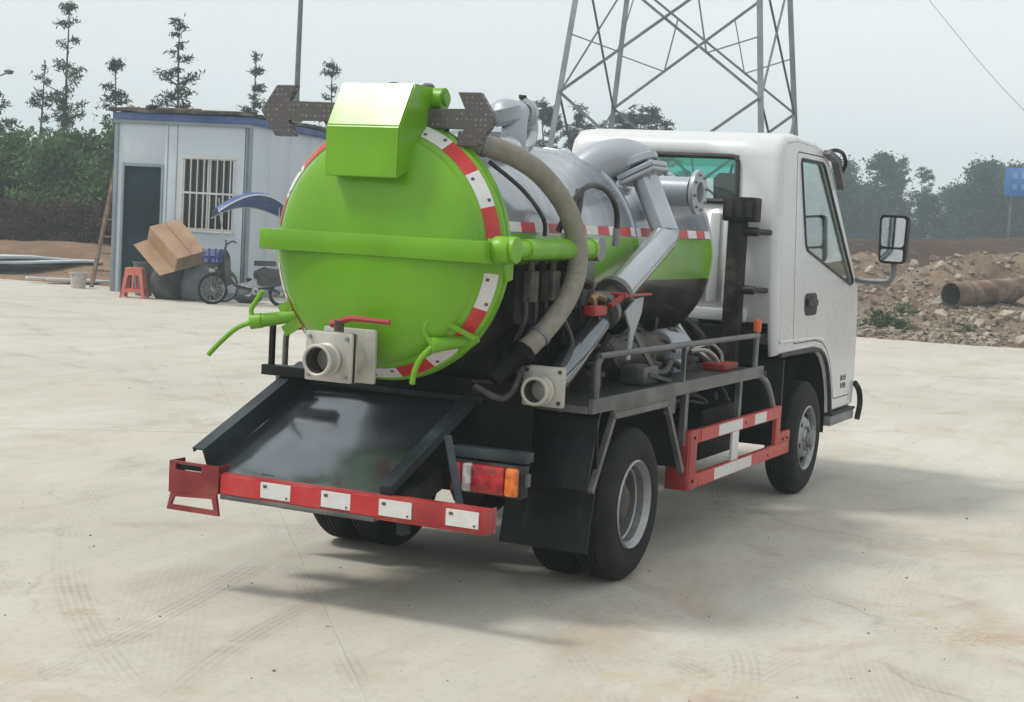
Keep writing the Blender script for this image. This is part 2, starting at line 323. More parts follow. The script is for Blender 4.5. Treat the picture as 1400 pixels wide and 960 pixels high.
def skin(bm, a, b):
    n = len(a)
    for i in range(n): bm.faces.new((a[i], a[(i + 1) % n], b[(i + 1) % n], b[i]))
def cyl(bm, p0, p1, r0, r1=None, n=16, cap=True):
    p0, p1 = Vector(p0), Vector(p1); r1 = r0 if r1 is None else r1; d, s, u = frame_of(p1 - p0)
    a, b = ring(bm, p0, s, u, r0, n), ring(bm, p1, s, u, r1, n); skin(bm, a, b)
    if cap: bm.faces.new(a[::-1]); bm.faces.new(b)
def spline(pts, k=6):
    pts = [Vector(p) for p in pts]; out = []
    for i in range(len(pts) - 1):
        p0, p1, p2, p3 = pts[max(0, i - 1)], pts[i], pts[i + 1], pts[min(len(pts) - 1, i + 2)]
        for j in range(k):
            t = j / k; out.append(.5 * ((2 * p1) + (p2 - p0) * t + (2 * p0 - 5 * p1 + 4 * p2 - p3) * t * t + (3 * p1 - p0 - 3 * p2 + p3) * t ** 3))
    out.append(pts[-1]); return out
def tube(bm, pts, r, n=10, k=6, smooth=True, cap=True):
    P = spline(pts, k) if smooth else [Vector(p) for p in pts]; m = len(P)
    rr = r if callable(r) else (lambda t: r)
    d0 = (P[1] - P[0]).normalized(); _, s, u = frame_of(d0); rings = []
    for i, p in enumerate(P):
        d = (P[min(i + 1, m - 1)] - P[max(i - 1, 0)]).normalized()
        s = (s - d * s.dot(d)).normalized(); u = d.cross(s)
        rings.append(ring(bm, p, s, u, rr(i / (m - 1)), n))
    for a, b in zip(rings, rings[1:]): skin(bm, a, b)
    if cap: bm.faces.new(rings[0][::-1]); bm.faces.new(rings[-1])
def lathe(bm, prof, o, axis, n=32, close=False):
    """prof: list of (radius, distance along axis)"""
    o = Vector(o); d, s, u = frame_of(axis); rings = []
    for r, h in prof:
        rings.append([bm.verts.new(o + d * h)] * n if r < 1e-6 else ring(bm, o + d * h, s, u, r, n))
    prs = list(zip(rings, rings[1:])) + ([(rings[-1], rings[0])] if close else [])
    for a, b in prs:
        for i in range(n):
            q = []
            for v in (a[i], a[(i + 1) % n], b[(i + 1) % n], b[i]):
                if v not in q: q.append(v)
            if len(q) > 2: bm.faces.new(q)
def prism(bm, poly, fn, t0, t1):
    a = [bm.verts.new(fn(u, v, t0)) for u, v in poly]; b = [bm.verts.new(fn(u, v, t1)) for u, v in poly]
    bm.faces.new(a); bm.faces.new(b[::-1]); skin(bm, a, b)
def plate(outer, holes, fn, thick, direction):
    """flat panel with holes: outline(s) in 2-D, mapped by fn, given thickness along direction"""
    bm = newbm(); loops = [outer] + holes; es = []
    for lp in loops:
        vs = [bm.verts.new(fn(u, v)) for u, v in lp]
        es += [bm.edges.new((vs[i], vs[(i + 1) % len(vs)])) for i in range(len(vs))]
    bmesh.ops.triangle_fill(bm, edges=es, use_beauty=True, use_dissolve=False)
    ex = bmesh.ops.extrude_face_region(bm, geom=bm.faces[:])
    bmesh.ops.translate(bm, verts=[v for v in ex['geom'] if isinstance(v, bmesh.types.BMVert)], vec=Vector(direction) * thick)
    return bm
def rpoly(pts, r, k=4):
    """round the corners of a polygon; r a number or one per corner"""
    out = []; n = len(pts)
    for i in range(n):
        p = Vector((*pts[i], 0)); a = Vector((*pts[i - 1], 0)) - p; b = Vector((*pts[(i + 1) % n], 0)) - p
        rr = r[i] if hasattr(r, '__len__') else r
        rr = min(rr, a.length * .45, b.length * .45)
        if rr < 1e-5: out.append((p.x, p.y)); continue
        p0 = p + a.normalized() * rr; p1 = p + b.normalized() * rr
        for j in range(k + 1):
            t = j / k; q = p0 * (1 - t) ** 2 + p * 2 * t * (1 - t) + p1 * t * t; out.append((q.x, q.y))
    return out
def loop_tube(pts, r, n=6):
    """closed tube along a loop of 3-D points"""
    bm = newbm(); P = [Vector(p) for p in pts]; m = len(P); rings = []
    for i, p in enumerate(P):
        d = (P[(i + 1) % m] - P[i - 1]).normalized(); _, s, u = frame_of(d); rings.append(ring(bm, p, s, u, r, n))
    for i in range(m): skin(bm, rings[i], rings[(i + 1) % m])
    return bm
def sst(a, b, x): t = max(0, min(1, (x - a) / (b - a))); return t * t * (3 - 2 * t)
rnd = random.Random(7)

# ------------------------------------------------------------------ ground, yard slabs, earth
bm = newbm(); n = 12
box(bm, -420, 520, -430, 470, -.6, -.06)
struct(obj('ground', bm, 'field', smooth=False))
yard = struct(empty('concrete_yard'))
def edge_x(y): return 21.35 - .2 * y
ca, sa = math.cos(R(39)), math.sin(R(39)); SW, SL = 2.87, 6.5
slab_bm = newbm(); box(slab_bm, -SW / 2 + .0006, SW / 2 - .0006, -SL / 2 + .0006, SL / 2 - .0006, -.2, 0, .0009, 1)
first = None
for i in range(-9, 12):
    for j in range(-11, 10):
        a, b = i * SL + (SL / 2 if j % 2 else 0) + 1.2, j * SW + 2.335
        x, y = a * ca - b * sa, a * sa + b * ca
        d, l = (x + 7.4) * .9 + (y + 3.7) * .43, (x + 7.4) * .43 - (y + 3.7) * .9
        if x > edge_x(y) + 2.2 or d < -14 or abs(l) > 9 + max(d, 0) * .75: continue
        if first is None: o = first = obj('slab', slab_bm, 'concrete', yard)
        else: o = first.copy(); COL.objects.link(o)
        o.location = (x, y, rnd.uniform(-.001, .001)); o.rotation_euler = (0, 0, R(39 - 90))

def terrain(name, mat, x0, x1, y0, y1, st, fn, sx=None):
    bm = newbm(); nx, ny = int((x1 - x0) / st) + 1, int((y1 - y0) / st) + 1; g = []
    for i in range(nx):
        row = []
        for j in range(ny):
            x, y = x0 + i * st, y0 + j * st; row.append(bm.verts.new((x, y, fn(x, y))))
        g.append(row)
    for i in range(nx - 1):
        for j in range(ny - 1): bm.faces.new((g[i][j], g[i + 1][j], g[i + 1][j + 1], g[i][j + 1]))
    return struct(obj(name, bm, mat, ang=60))
def fb(x, y, s, o=4): return noise.fractal(Vector((x * s, y * s, 3.1)), 1., 2., o)
def h_rub(x, y):
    s = x - edge_x(y) - .25 * fb(x, y, .5)
    if s < -.4: return -.3
    h = -.3 + .36 * sst(-.4, .6, s) + .10 * fb(x, y, .9) * sst(.3, 2, s)
    ridge = sst(1.8, 8.0, s) * (.98 + .22 * math.sin(y * .55 + 1) + .25 * math.sin(y * 1.7 + x)) * (1 - .4 * sst(14, 22, s))
    h += ridge * (.55 + .45 * sst(16, 11, y)) + .30 * fb(x, y, .45) * sst(2, 6, s) + .12 * fb(x, y, 1.6, 3) * sst(1, 4, s)
    u = min(1, max(0, ((x - 25) * 3.6 - (y - 2.25) * 1.9) / 16.6)); dp = math.hypot(x - 25 - 3.6 * u, y - 2.25 + 1.9 * u)   # the pipe has settled into a hollow
    fore = sst(26.5, 24.0, x + (y - 1.3) * .5)
    if dp < 1.6: h = h + (min(h, .47 + .25 * u) - h) * sst(1.6, .7, dp)
    h -= .25 * fore * sst(22.4, 23.4, x) * sst(3.4, 2.4, y) * sst(-3, 0, y) * (1 if h > .5 else 0)
    return h
rub = terrain('rubble_ground', 'rubble', 17.5, 46, -16, 16, .22, h_rub)
def h_bank(x, y):
    s = x - edge_x(y)
    return -.4 + 2.25 * sst(13, 21, s) * (1 + .06 * math.sin(y * .5) + .1 * fb(x, y, .15)) * sst(44, 30, s) + .10 * fb(x, y, .7) 
terrain('earth_bank', 'bank', 32, 70, -26, 26, .5, h_bank)
def h_left(x, y):
    s = x - edge_x(y) - .3 * fb(x, y, .4)
    return -.3 + .36 * sst(-.6, .4, s) + .60 * sst(.8, 4.4, s) + .10 * fb(x, y, .5) * sst(0, 3, s) + .05 * fb(x, y, 1.5) * sst(0, 3, s)
terrain('tan_earth', 'tan', 12.5, 46, 16.2, 52, .35, h_left)

# stones on the rubble heap: the largest one by one, the chips as one mass
def rock_bm(seed, sub=2):
    b = newbm(); bmesh.ops.create_icosphere(b, subdivisions=sub - 1, radius=1)
    for v in b.verts:
        k = 1 + .55 * noise.noise(v.co * 1.3 + Vector((seed * 7.3, 0, 0))) + .2 * noise.noise(v.co * 3 + Vector((0, seed * 3.1, 0)))
        v.co = Vector((v.co.x * k, v.co.y * k * .8, v.co.z * k * .85))
    return b
rocks = []
for k in range(8):
    o = obj('stone', rock_bm(k), 'stone' if k % 3 else 'stone2', rub, smooth=False); rocks.append(o)
rr = random.Random(11); cnt = 0
while cnt < 285:
    y = rr.uniform(-5, 9.5); x = edge_x(y) + abs(rr.gauss(0, 4.2)) + .5
    # keep to the strip the yard looks on to
    if x > 36: continue
    z = h_rub(x, y); src = rocks[rr.randrange(8)]
    if cnt < 8: o = rocks[cnt]
    else: o = src.copy(); COL.objects.link(o)
    s = .05 + .20 * rr.random() ** 2.3; o.location = (x, y, z + s * .15); o.scale = (s, s * rr.uniform(.7, 1.2), s * rr.uniform(.7, 1.1)); o.rotation_euler = (rr.uniform(-.5, .5), rr.uniform(-.5, .5), rr.uniform(0, 6.3)); cnt += 1
bm = newbm()
def chip(bm, x, y, z, s, rr):
    e = Matrix.Rotation(rr.uniform(0, 6), 3, 'Z') @ Matrix.Rotation(rr.uniform(-.8, .8), 3, 'X')
    vs = [bm.verts.new(Vector((x, y, z)) + e @ Vector((a * s * rr.uniform(.6, 1.3), b * s * rr.uniform(.6, 1.2), c * s * .7 * rr.uniform(.6, 1.2)))) for a in (-1, 1) for b in (-1, 1) for c in (-1, 1)]
    for q in ((0, 1, 3, 2), (4, 6, 7, 5), (0, 4, 5, 1), (2, 3, 7, 6), (0, 2, 6, 4), (1, 5, 7, 3)): bm.faces.new([vs[i] for i in q])
for k in range(9000):
    y = rr.uniform(-6, 11); x = edge_x(y) + abs(rr.gauss(0, 5)) + .15
    chip(bm, x, y, h_rub(x, y) + .01, .015 + .055 * rr.random() ** 2, rr)
o = obj('loose_rubble', bm, 'chip', rub, smooth=False); o['kind'] = 'stuff'

# grit scattered on the yard
bm = newbm()
for k in range(150):
    d = 5 + 16 * rr.random() ** 1.6; l = rr.uniform(-.36, .36) * d
    x, y = -7.38 + .9 * d + .43 * l, -3.68 + .43 * d - .9 * l
    chip(bm, x, y, 0.001, .0025 + .006 * rr.random() ** 3, rr)
o = obj('grit', bm, 'stone2', None, smooth=False); o['kind'] = 'stuff'; o['label'] = 'dark grit scattered over the concrete yard'; o['category'] = 'grit'

# ================================================================== the truck (x forward, y left, origin under the rear axle)
T = tag(empty('tank_truck'), 'small white cab vacuum tank truck with bright green domed rear door', 'truck')
RW, ZT = .385, 1.603
def part(name, bm, mat, parent=T, **k): return obj(name, bm, mat, parent, **k)
def pbox(name, mat, *a, parent=T, bev=.004): bm = newbm(); box(bm, *a, bev); return part(name, bm, mat, parent)

# ---- wheels
def make_wheel(front):
    w = empty('wheel'); w.parent = T
    bm = newbm(); pr = [(.212, .018), (.222, .006), (.25, .0), (.30, -.004), (.338, .002), (.362, .016), (.378, .034), (.383, .042)]
    h = .046
    for k in range(4):
        pr += [(.385, h), (.385, h + .017), (.375, h + .0185), (.375, h + .0245)]; h += .026
    pr += [(.385, h), (.383, .158), (.378, .166), (.362, .184), (.338, .198), (.30, .204), (.25, .2), (.222, .194), (.212, .182)]
    lathe(bm, pr, (0, 0, 0), (0, 1, 0), 56, True); obj('tyre', bm, 'rubber', w)
    bm = newbm()
    if front:
        lathe(bm, [(.214, .02), (.222, .002), (.214, -.004), (.205, .004), (.198, .03), (.190, .06), (.178, .065), (.168, .05), (.140, .018), (.115, .006), (.09, .004), (.082, -.012), (.0, -.012)], (0, 0, 0), (0, 1, 0), 48)
        lathe(bm, [(.214, .02), (.2, .05), (.2, .15), (.214, .18)], (0, 0, 0), (0, 1, 0), 40)
        rim = obj('rim', bm, 'steel', w)
        for k in range(6):
            bm = newbm(); a = k * PI / 3 + .3; c = V(.152 * math.cos(a), .024, .152 * math.sin(a)); lathe(bm, [(.026, .006), (.026, -.004), (.0, -.004)], c, V(-math.cos(a) * .55, 1, -math.sin(a) * .55), 14)
            obj('vent_hole', bm, 'under', w)
        bm = newbm(); lathe(bm, [(.066, .0), (.066, -.018), (.056, -.034), (.03, -.04), (.0, -.04)], (0, -.008, 0), (0, 1, 0), 24)
        obj('hub', bm, 'galv', w)
        for k in range(6):
            a = k * PI / 3; bm = newbm(); c = V(.082 * math.cos(a), 0, .082 * math.sin(a)); cyl(bm, c + V(0, .006, 0), c + V(0, -.028, 0), .0135, n=6); obj('wheel_nut', bm, 'steel', w)
    else:
        lathe(bm, [(.214, .02), (.224, .002), (.216, -.006), (.206, .002), (.200, .018), (.193, .024), (.188, .06), (.180, .066), (.176, .118), (.160, .134), (.13, .138), (.10, .132), (.0, .132)], (0, 0, 0), (0, 1, 0), 48)
        lathe(bm, [(.214, .02), (.2, .05), (.2, .15), (.214, .18)], (0, 0, 0), (0, 1, 0), 40)
        obj('rim', bm, 'steel', w)
        bm = newbm(); lathe(bm, [(.150, .131), (.145, .128), (.098, .122), (.088, .10), (.084, .06), (.07, .05), (.0, .048)], (0, 0, 0), (0, 1, 0), 28); obj('hub', bm, 'hub', w)
        for k in range(6):
            a = k * PI / 3; bm = newbm(); c = V(.118 * math.cos(a), .128, .118 * math.sin(a)); cyl(bm, c, c + V(0, -.035, 0), .0145, n=6); obj('wheel_nut', bm, 'hub', w)
    return w
wr = make_wheel(False); wf = make_wheel(True)
wr.location = (.04, -.857, RW); wf.location = (3.35, -.825, RW)
for src, x, y, rz in ((wr, .04, -.42, PI), (wr, .04, .857, PI), (wr, .04, .42, 0), (wf, 3.35, .825, PI)):
    c = copy_tree(src, T); c.location = (x, y, RW); c.rotation_euler = (0, 0, rz)
# ---- chassis
for s in (-1, 1):
    bm = newbm(); box(bm, -.98, 4.45, s * .34 - .035, s * .34 + .035, .56, .70, .006); part('chassis_rail', bm, 'under')
    bm = newbm(); tube(bm, [(-.55, s * .40, .60), (-.25, s * .40, .50), (.04, s * .40, .46), (.4, s * .40, .50), (.7, s * .40, .60)], .032, 8); part('leaf_spring', bm, 'under')
    bm = newbm(); box(bm, -.695, 2.2, s * .36 - .05, s * .36 + .05, .704, .88, .006); part('subframe_rail', bm, 'black')
for x in (-.95, -.4, .6, 1.4, 2.3, 3.0):
    pbox('cross_member', 'under', x, x + .07, -.305, .305, .58, .70)
bm = newbm(); cyl(bm, (.04, -.80, RW), (.04, .80, RW), .055, n=16); lathe(bm, [(.0, -.17), (.10, -.15), (.155, -.06), (.165, 0), (.155, .06), (.10, .15), (0, .17)], (.04, 0, RW), (1, 0, 0), 20); part('rear_axle', bm, 'under')
bm = newbm(); cyl(bm, (3.35, -.76, RW), (3.35, .76, RW), .045, n=12); part('front_axle', bm, 'under')
bm = newbm(); cyl(bm, (.2, 0, .42), (2.3, 0, .58), .04, n=12); part('drive_shaft', bm, 'under')
for s in (1, -1):
    for x, z0 in ((-.62, .90), (.2, .90), (1.25, .90)):
        bm = newbm(); prism(bm, [(-.42, .885), (.42, .885), (.46, 1.25), (.30, 1.13), (0, 1.06), (-.30, 1.13), (-.46, 1.25)], lambda u, v, t: V(t, u, v), x, x + .05)
        if s == 1: part('tank_saddle', bm, 'black')
        else: bm.free()
pbox('fuel_tank', 'under', 1.0, 2.2, .42, .80, .30, .78, bev=.03)
pbox('battery_box', 'under', 1.35, 1.95, -.74, -.42, .44, .74, bev=.02)
bm = newbm(); cyl(bm, (.95, -.56, .56), (1.3, -.56, .56), .10, n=20); part('air_cylinder', bm, 'under')
bm = newbm(); box(bm, .98, 1.10, -.70, -.58, .50, .62, .01); cyl(bm, (1.04, -.64, .62), (1.04, -.64, .68), .022, n=12); part('fluid_bottle', bm, 'refw')
bm = newbm(); tube(bm, [(2.2 + .006 * math.sin(k), -.55 + .045 * math.cos(k * 1.05), .45 + k * .0062) for k in range(44)], .008, 6, 1, smooth=False); part('coil_spring', bm, 'under')
for pts in ([(.75, -.55, .80), (1.0, -.62, .74), (1.3, -.60, .78), (1.7, -.64, .73)], [(1.2, -.52, .66), (1.5, -.60, .80), (1.9, -.62, .70), (2.3, -.5, .74)], [(2.0, -.60, .86), (2.1, -.66, .70), (2.25, -.62, .55)]):
    bm = newbm(); tube(bm, pts, .014, 8); part('air_line', bm, 'hoseb')
pbox('transmission', 'under', 1.0, 2.2, -.28, .30, .30, .70, bev=.04)
pbox('spare_frame', 'under', .75, 1.0, -.5, .40, .40, .55, bev=.02)
# exhaust
bm = newbm(); cyl(bm, (1.7, -.25, .45), (2.5, -.25, .45), .09, n=20); part('silencer', bm, 'hub')

# ---- rear beam with tape, end brackets
XB = -1.47
bm = newbm(); box(bm, XB, XB + .06, -.785, .56, .452, .56, .004); beam = part('rear_beam', bm, 'red')
bm = newbm(); box(bm, XB - .003, XB + .062, -.245, .56, .440, .462, .003); obj('lower_strip', bm, 'deckgrey', beam)
for y0, y1, c in ((.342, .184, 0), (.024, -.125, 0), (-.268, -.428, 0), (-.593, -.748, 0), (.56, .342, 1), (.184, .024, 1), (-.125, -.268, 1)):
    bm = newbm(); z0, z1 = (.474, .545) if c == 0 else (.466, .552)
    box(bm, XB - .004 - (.001 if not c else 0), XB + .001, y1, y0, z0, z1, .001, 1); t = obj('reflective_tape', bm, 'refr' if c else 'refw', beam)
    if not c:
        bm = newbm(); box(bm, XB - .0075, XB - .004, y0 - .034, y0 - .016, z1 - .024, z1 - .012); box(bm, XB - .0075, XB - .004, y1 + .014, y1 + .023, z0 + .008, z0 + .016); obj('tape_print', bm, 'print', beam)
# left end: folded box with a slot and a hanging open frame
bm = plate(rpoly([(.565, .46), (.565, .588), (.84, .588), (.84, .44)], .006), [rpoly([(.66, .548), (.66, .578), (.805, .578), (.805, .548)], .008)], lambda u, v: V(XB - .012, u, v), .012, (1, 0, 0))
box(bm, XB, XB + .10, .832, .845, .44, .588, .003); box(bm, XB, XB + .10, .565, .575, .46, .588, .003); box(bm, XB, XB + .06, .575, .832, .47, .48, .002)
br = part('beam_end_bracket', bm, 'dred', smooth=False)
bm = plate([(.575, .459), (.828, .440), (.846, .362), (.556, .362)], [[(.60, .44), (.60, .40), (.585, .385), (.822, .385), (.80, .425), (.80, .43)][::-1] if False else [(.598, .436), (.806, .424), (.822, .386), (.584, .386)]], lambda u, v: V(XB - .014, u, v), .014, (1, 0, 0)); obj('bracket_frame', bm, 'dred', br, smooth=False)
bm = newbm(); box(bm, XB + .0, XB + .06, .66, .80, .55, .574, .003); obj('slot_plate', bm, 'black', br)
for s in (-1, 1):
    bm = newbm(); bar(bm, (XB + .06, s * .34, .52), (-1.1, s * .34, .60), .06, .10); part('beam_arm', bm, 'black')
# plain right end return
bm = newbm(); box(bm, XB + .06, XB + .09, -.785, -.779, .452, .56); part('beam_end_cap', bm, 'red')
# ---- loading trough
fl = [(-1.445, .655, .556), (-1.445, -.285, .556), (-.72, -.33, .925), (-.72, .565, .925)]
def P4(u, v, up=0):   # u across 0 left..1 right, v 0 low..1 high
    a = V(*fl[0]).lerp(V(*fl[1]), u); b = V(*fl[3]).lerp(V(*fl[2]), u); return a.lerp(b, v) + V(-.45, 0, .89) * up
bm = newbm(); g = [[bm.verts.new(P4(i / 10, j / 12) + V(0, 0, .0016 * math.sin(i * 1.3 + j) + .0012 * math.sin(j * 1.7))) for j in range(13)] for i in range(11)]
for i in range(10):
    for j in range(12): bm.faces.new((g[i][j], g[i + 1][j], g[i + 1][j + 1], g[i][j + 1]))
ex = bmesh.ops.extrude_face_region(bm, geom=bm.faces[:]); bmesh.ops.translate(bm, verts=[v for v in ex['geom'] if isinstance(v, bmesh.types.BMVert)], vec=(.004, 0, -.008))
tr = part('trough_floor', bm, 'trough')
bm = newbm()
prism(bm, [(0, 0), (.012, 0), (.012, .098), (.058, .098), (.058, .084), (.065, .084), (.065, .106), (0, .106)], lambda u, v, t: P4(0, t, v) + V(0, u, 0), 0.02, 1.0)
part('trough_side_rail', bm, 'rail', smooth=False)
bm = newbm(); bar(bm, P4(1, .0, .026) + V(.0, .0, 0), P4(1, 1.02, .026), .062, .052, (-.45, 0, .89), .004); part('trough_side_rail', bm, 'rail')
bm = newbm(); bar(bm, (-1.43, .64, .50), (-1.43, -.28, .50), .02, .07); part('trough_lip', bm, 'deckgrey')
bm = newbm(); box(bm, -1.30, -1.24, -.30, -.26, .36, .56, .003); part('trough_stay', bm, 'rail')
bm = newbm(); bar(bm, (-1.38, -.62, .50), (-1.16, -.42, .80), .03, .02); part('beam_brace', bm, 'rail')
# dark back wall under the tank and apron
pbox('rear_apron', 'under', -.74, -.70, -.62, .62, .62, 1.02)
pbox('rear_sill', 'black', -.80, -.70, -.40, .66, .915, .945)
bm = newbm(); box(bm, -.92, -.85, .40, .745, .955, 1.005, .004); part('side_step_bar', bm, 'black')
bm = newbm(); box(bm, -.90, -.875, .695, .72, .995, 1.20, .003); part('step_post', bm, 'black')
# ---- tail lamps
for s in (-1, 1):
    yc = -.585 if s < 0 else .63; zl = 0 if s < 0 else -.075
    bm = newbm(); box(bm, -1.09, -1.02, yc - .175, yc + .175, .548 + zl, .695 + zl, .008); L = part('tail_lamp', bm, 'plastic')
    segs = [(.165, .11, 'lred'), (.11, .062, 'lwh'), (.062, -.10, 'lred'), (-.10, -.163, 'lor')]
    for a, b, m in segs:
        a, b = (a, b) if s < 0 else (-a, -b)
        bm = newbm(); box(bm, -1.122, -1.085, yc + min(a, b) + .001, yc + max(a, b) - .001, .558 + zl, .685 + zl, .012); obj('lens', bm, m, L)
    bm = newbm(); box(bm, -1.09, -1.0, yc - .185, yc + .185, .705 + zl, .75 + zl, .004); obj('lamp_shield', bm, 'rail', L)
    bm = newbm(); box(bm, -1.07, -1.03, yc + s * .175 - .015, yc + s * .175 + .025, .60 + zl, .66 + zl, .004); obj('side_marker', bm, 'deckgrey', L)
    bm = newbm(); bar(bm, (-1.04, yc, .60 + zl), (-1.04, s * .30, .62), .04, .05); obj('lamp_arm', bm, 'under', L)

# ---- mudguards and flaps
for s in (-1, 1):
    fn = lambda u, v, t: V(u, t, v)
    bm = newbm()
    prism(bm, [(-.50, .545), (-.31, .85), (.44, .85), (.72, .50), (.705, .49), (.432, .835), (-.302, .835), (-.487, .54)], fn, s * .41, s * .84)
    part('mudguard', bm, 'black', smooth=False)
    bm = newbm()
    for a, b in (((-.53, .52), (-.30, .858)), ((-.31, .862), (.44, .862)), ((.43, .858), (.72, .47))):
        bar(bm, (a[0], s * .852, a[1]), (b[0], s * .852, b[1]), .026, .03)
    box(bm, -.32, .45, s * .852 - .008, s * .852 + .008, .858, .90); part('mudguard_edge', bm, 'deckgrey', smooth=False)
    bm = newbm(); nn = 8
    g = [[bm.verts.new((-.50 + .03 * math.sin(j * .5) - .02 * j / nn, s * (.40 + .455 * i / nn), .86 - .63 * j / nn)) for j in range(nn + 1)] for i in range(nn + 1)]
    for i in range(nn):
        for j in range(nn): bm.faces.new((g[i][j], g[i + 1][j], g[i + 1][j + 1], g[i][j + 1]))
    ex = bmesh.ops.extrude_face_region(bm, geom=bm.faces[:]); bmesh.ops.translate(bm, verts=[v for v in ex['geom'] if isinstance(v, bmesh.types.BMVert)], vec=(.008, 0, 0))
    part('mud_flap', bm, 'black')
    bm = newbm(); prism(bm, [(-.575, .53), (-.56, .52), (-.535, .60), (-.47, .80), (-.44, .885), (-.455, .888), (-.49, .80), (-.552, .61)], lambda u, v, t: V(u, t, v), s * .40, s * .848); part('mudguard_back', bm, 'black', ang=60)
# ---- side deck with rail
for s in (-1, 1):
    bm = newbm(); box(bm, -.60, 2.06, min(s * .845, s * .42), max(s * .845, s * .42), .93, .944); dk = part('side_deck', bm, 'deck', smooth=False)
    bm = newbm(); box(bm, -.605, 2.065, min(s * .872, s * .847), max(s * .872, s * .847), .893, .962, .004); box(bm, -.605, -.585, min(s * .847, s * .42), max(s * .847, s * .42), .893, .9285); obj('deck_edge', bm, 'deckgrey', dk)
    yr = s * .858
    bm = newbm(); tube(bm, [(-.545, yr, .95), (-.545, yr, 1.09), (-.535, yr, 1.13), (-.50, yr, 1.152), (-.44, yr, 1.158), (.6, yr, 1.156), (1.84, yr, 1.152), (1.915, yr, 1.15)], .0155, 10, 3); obj('hand_rail', bm, 'deckgrey', dk)
    for x in (.64,):
        bm = newbm(); bar(bm, (x, yr, .96), (x, yr, 1.15), .022, .022); obj('rail_post', bm, 'deckgrey', dk)
    bm = newbm(); cyl(bm, (1.92, yr, .945), (1.92, yr, 1.20), .0165, n=12); obj('rail_post', bm, 'galv', dk)
    bm = newbm(); lathe(bm, [(.024, 0), (.025, .05), (.021, .07), (0, .074)], (1.92, yr, 1.175), (0, 0, 1), 14); obj('post_cap', bm, 'orange', dk)
    bm = newbm(); bar(bm, (2.06, s * .84, .925), (2.20, s * .80, .87), .10, .012); obj('deck_tongue', bm, 'deckgrey', dk)
    bm = newbm(); tube(bm, [(2.1, s * .84, .90), (2.25, s * .84, .84), (2.36, s * .84, .75), (2.42, s * .84, .68)], .02, 8); obj('deck_stay', bm, 'galv', dk)
    for x in (.80, 1.75):
        bm = newbm(); bar(bm, (x, s * .82, .90), (x, s * .82, .60), .03, .05, (1, 0, 0)); obj('deck_hanger', bm, 'deckgrey', dk)
    bm = newbm(); bar(bm, (.50, s * .845, .90), (.50, s * .845, .80), .02, .12, (1, 0, 0)); obj('deck_hanger', bm, 'deckgrey', dk)
# ---- side guards
for s in (-1, 1):
    y0 = s * .86
    def sb(bm, x0, x1, z0, z1, t=.03, bev=.003, i=0.): box(bm, x0, x1, min(y0 - s * i, y0 - s * t), max(y0 - s * i, y0 - s * t), z0, z1, bev)
    bm = newbm(); sb(bm, .9455, 2.56, .60, .675); gd = part('side_guard', bm, 'redg')
    bm = newbm(); sb(bm, .9455, 2.78, .352, .43); obj('guard_rail', bm, 'redg', gd)
    bm = newbm(); sb(bm, .826, .945, .349, .678, .034); box(bm, .81, .832, min(y0 - s * .005, y0 - s * .13), max(y0 - s * .005, y0 - s * .13), .352, .675, .003); obj('guard_end', bm, 'red', gd)
    bm = newbm(); sb(bm, 2.46, 2.557, .4305, .5995, .026); obj('guard_post', bm, 'redg', gd)
    bm = newbm(); sb(bm, 2.557, 2.785, .4305, .50, .028); obj('guard_tail', bm, 'redg', gd)
    bm = newbm(); sb(bm, 1.58, 1.70, .428, .602, .02, .003, .003); obj('guard_post', bm, 'refw', gd)
    for x0, x1, z0, z1, m in ((1.30, 1.74, .606, .669, 'refw'), (1.98, 2.22, .606, .669, 'refw'), (1.74, 1.98, .606, .669, 'refr'), (2.22, 2.50, .606, .669, 'refr'), (1.0, 1.30, .606, .669, 'refr'), (1.26, 1.96, .358, .424, 'refw'), (.985, 1.26, .358, .424, 'refr'), (1.96, 2.6, .358, .424, 'refr')):
        bm = newbm(); box(bm, x0, x1, min(y0, y0 + s * .003), max(y0, y0 + s * .003), z0, z1); obj('reflective_tape', bm, m, gd)
    for x, z in ((.89, .635), (.89, .395), (2.30, .385), (2.62, .455), (2.72, .455), (1.80, .637)):
        bm = newbm(); cyl(bm, (x, y0 + s * .001, z), (x, y0 + s * .006, z), .008, n=8); obj('bolt_head', bm, 'under', gd)
    for x in (1.0, 2.3):
        bm = newbm(); bar(bm, (x, s * .83, .62), (x, s * .375, .66), .04, .05); obj('guard_arm', bm, 'under', gd)

# ---- tank
bm = newbm(); prof = [(.555, -1.0), (.555, 1.90)]
for k in range(1, 9):
    a = k / 8 * PI / 2; prof.append((.555 * math.cos(a), 1.90 + .17 * math.sin(a)))
lathe(bm, prof, (0, 0, ZT), (1, 0, 0), 72); tank = part('tank_shell', bm, 'tank')
for x in (.62, 1.86):
    bm = newbm(); lathe(bm, [(.553, 0), (.5615, .006), (.5615, .03), (.553, .036)], (x, 0, ZT), (1, 0, 0), 72); obj('weld_band', bm, 'tank', tank)
# red and white tape along the flank
for s in (-1, 1):
    x, k = -.93, 0
    while x < 1.85:
        bm = newbm(); l = .15
        g = []
        for q in range(4):
            z = 1.712 + .045 * q / 3; r = .5575; yy = s * math.sqrt(r * r - (z - ZT) ** 2); g.append((bm.verts.new((x, yy, z)), bm.verts.new((min(x + l, 1.88), yy, z))))
        for a, b in zip(g, g[1:]): bm.faces.new((a[0], a[1], b[1], b[0]))
        obj('reflective_tape', bm, 'refw' if k % 2 == 0 else 'refr', tank); x += l; k += 1
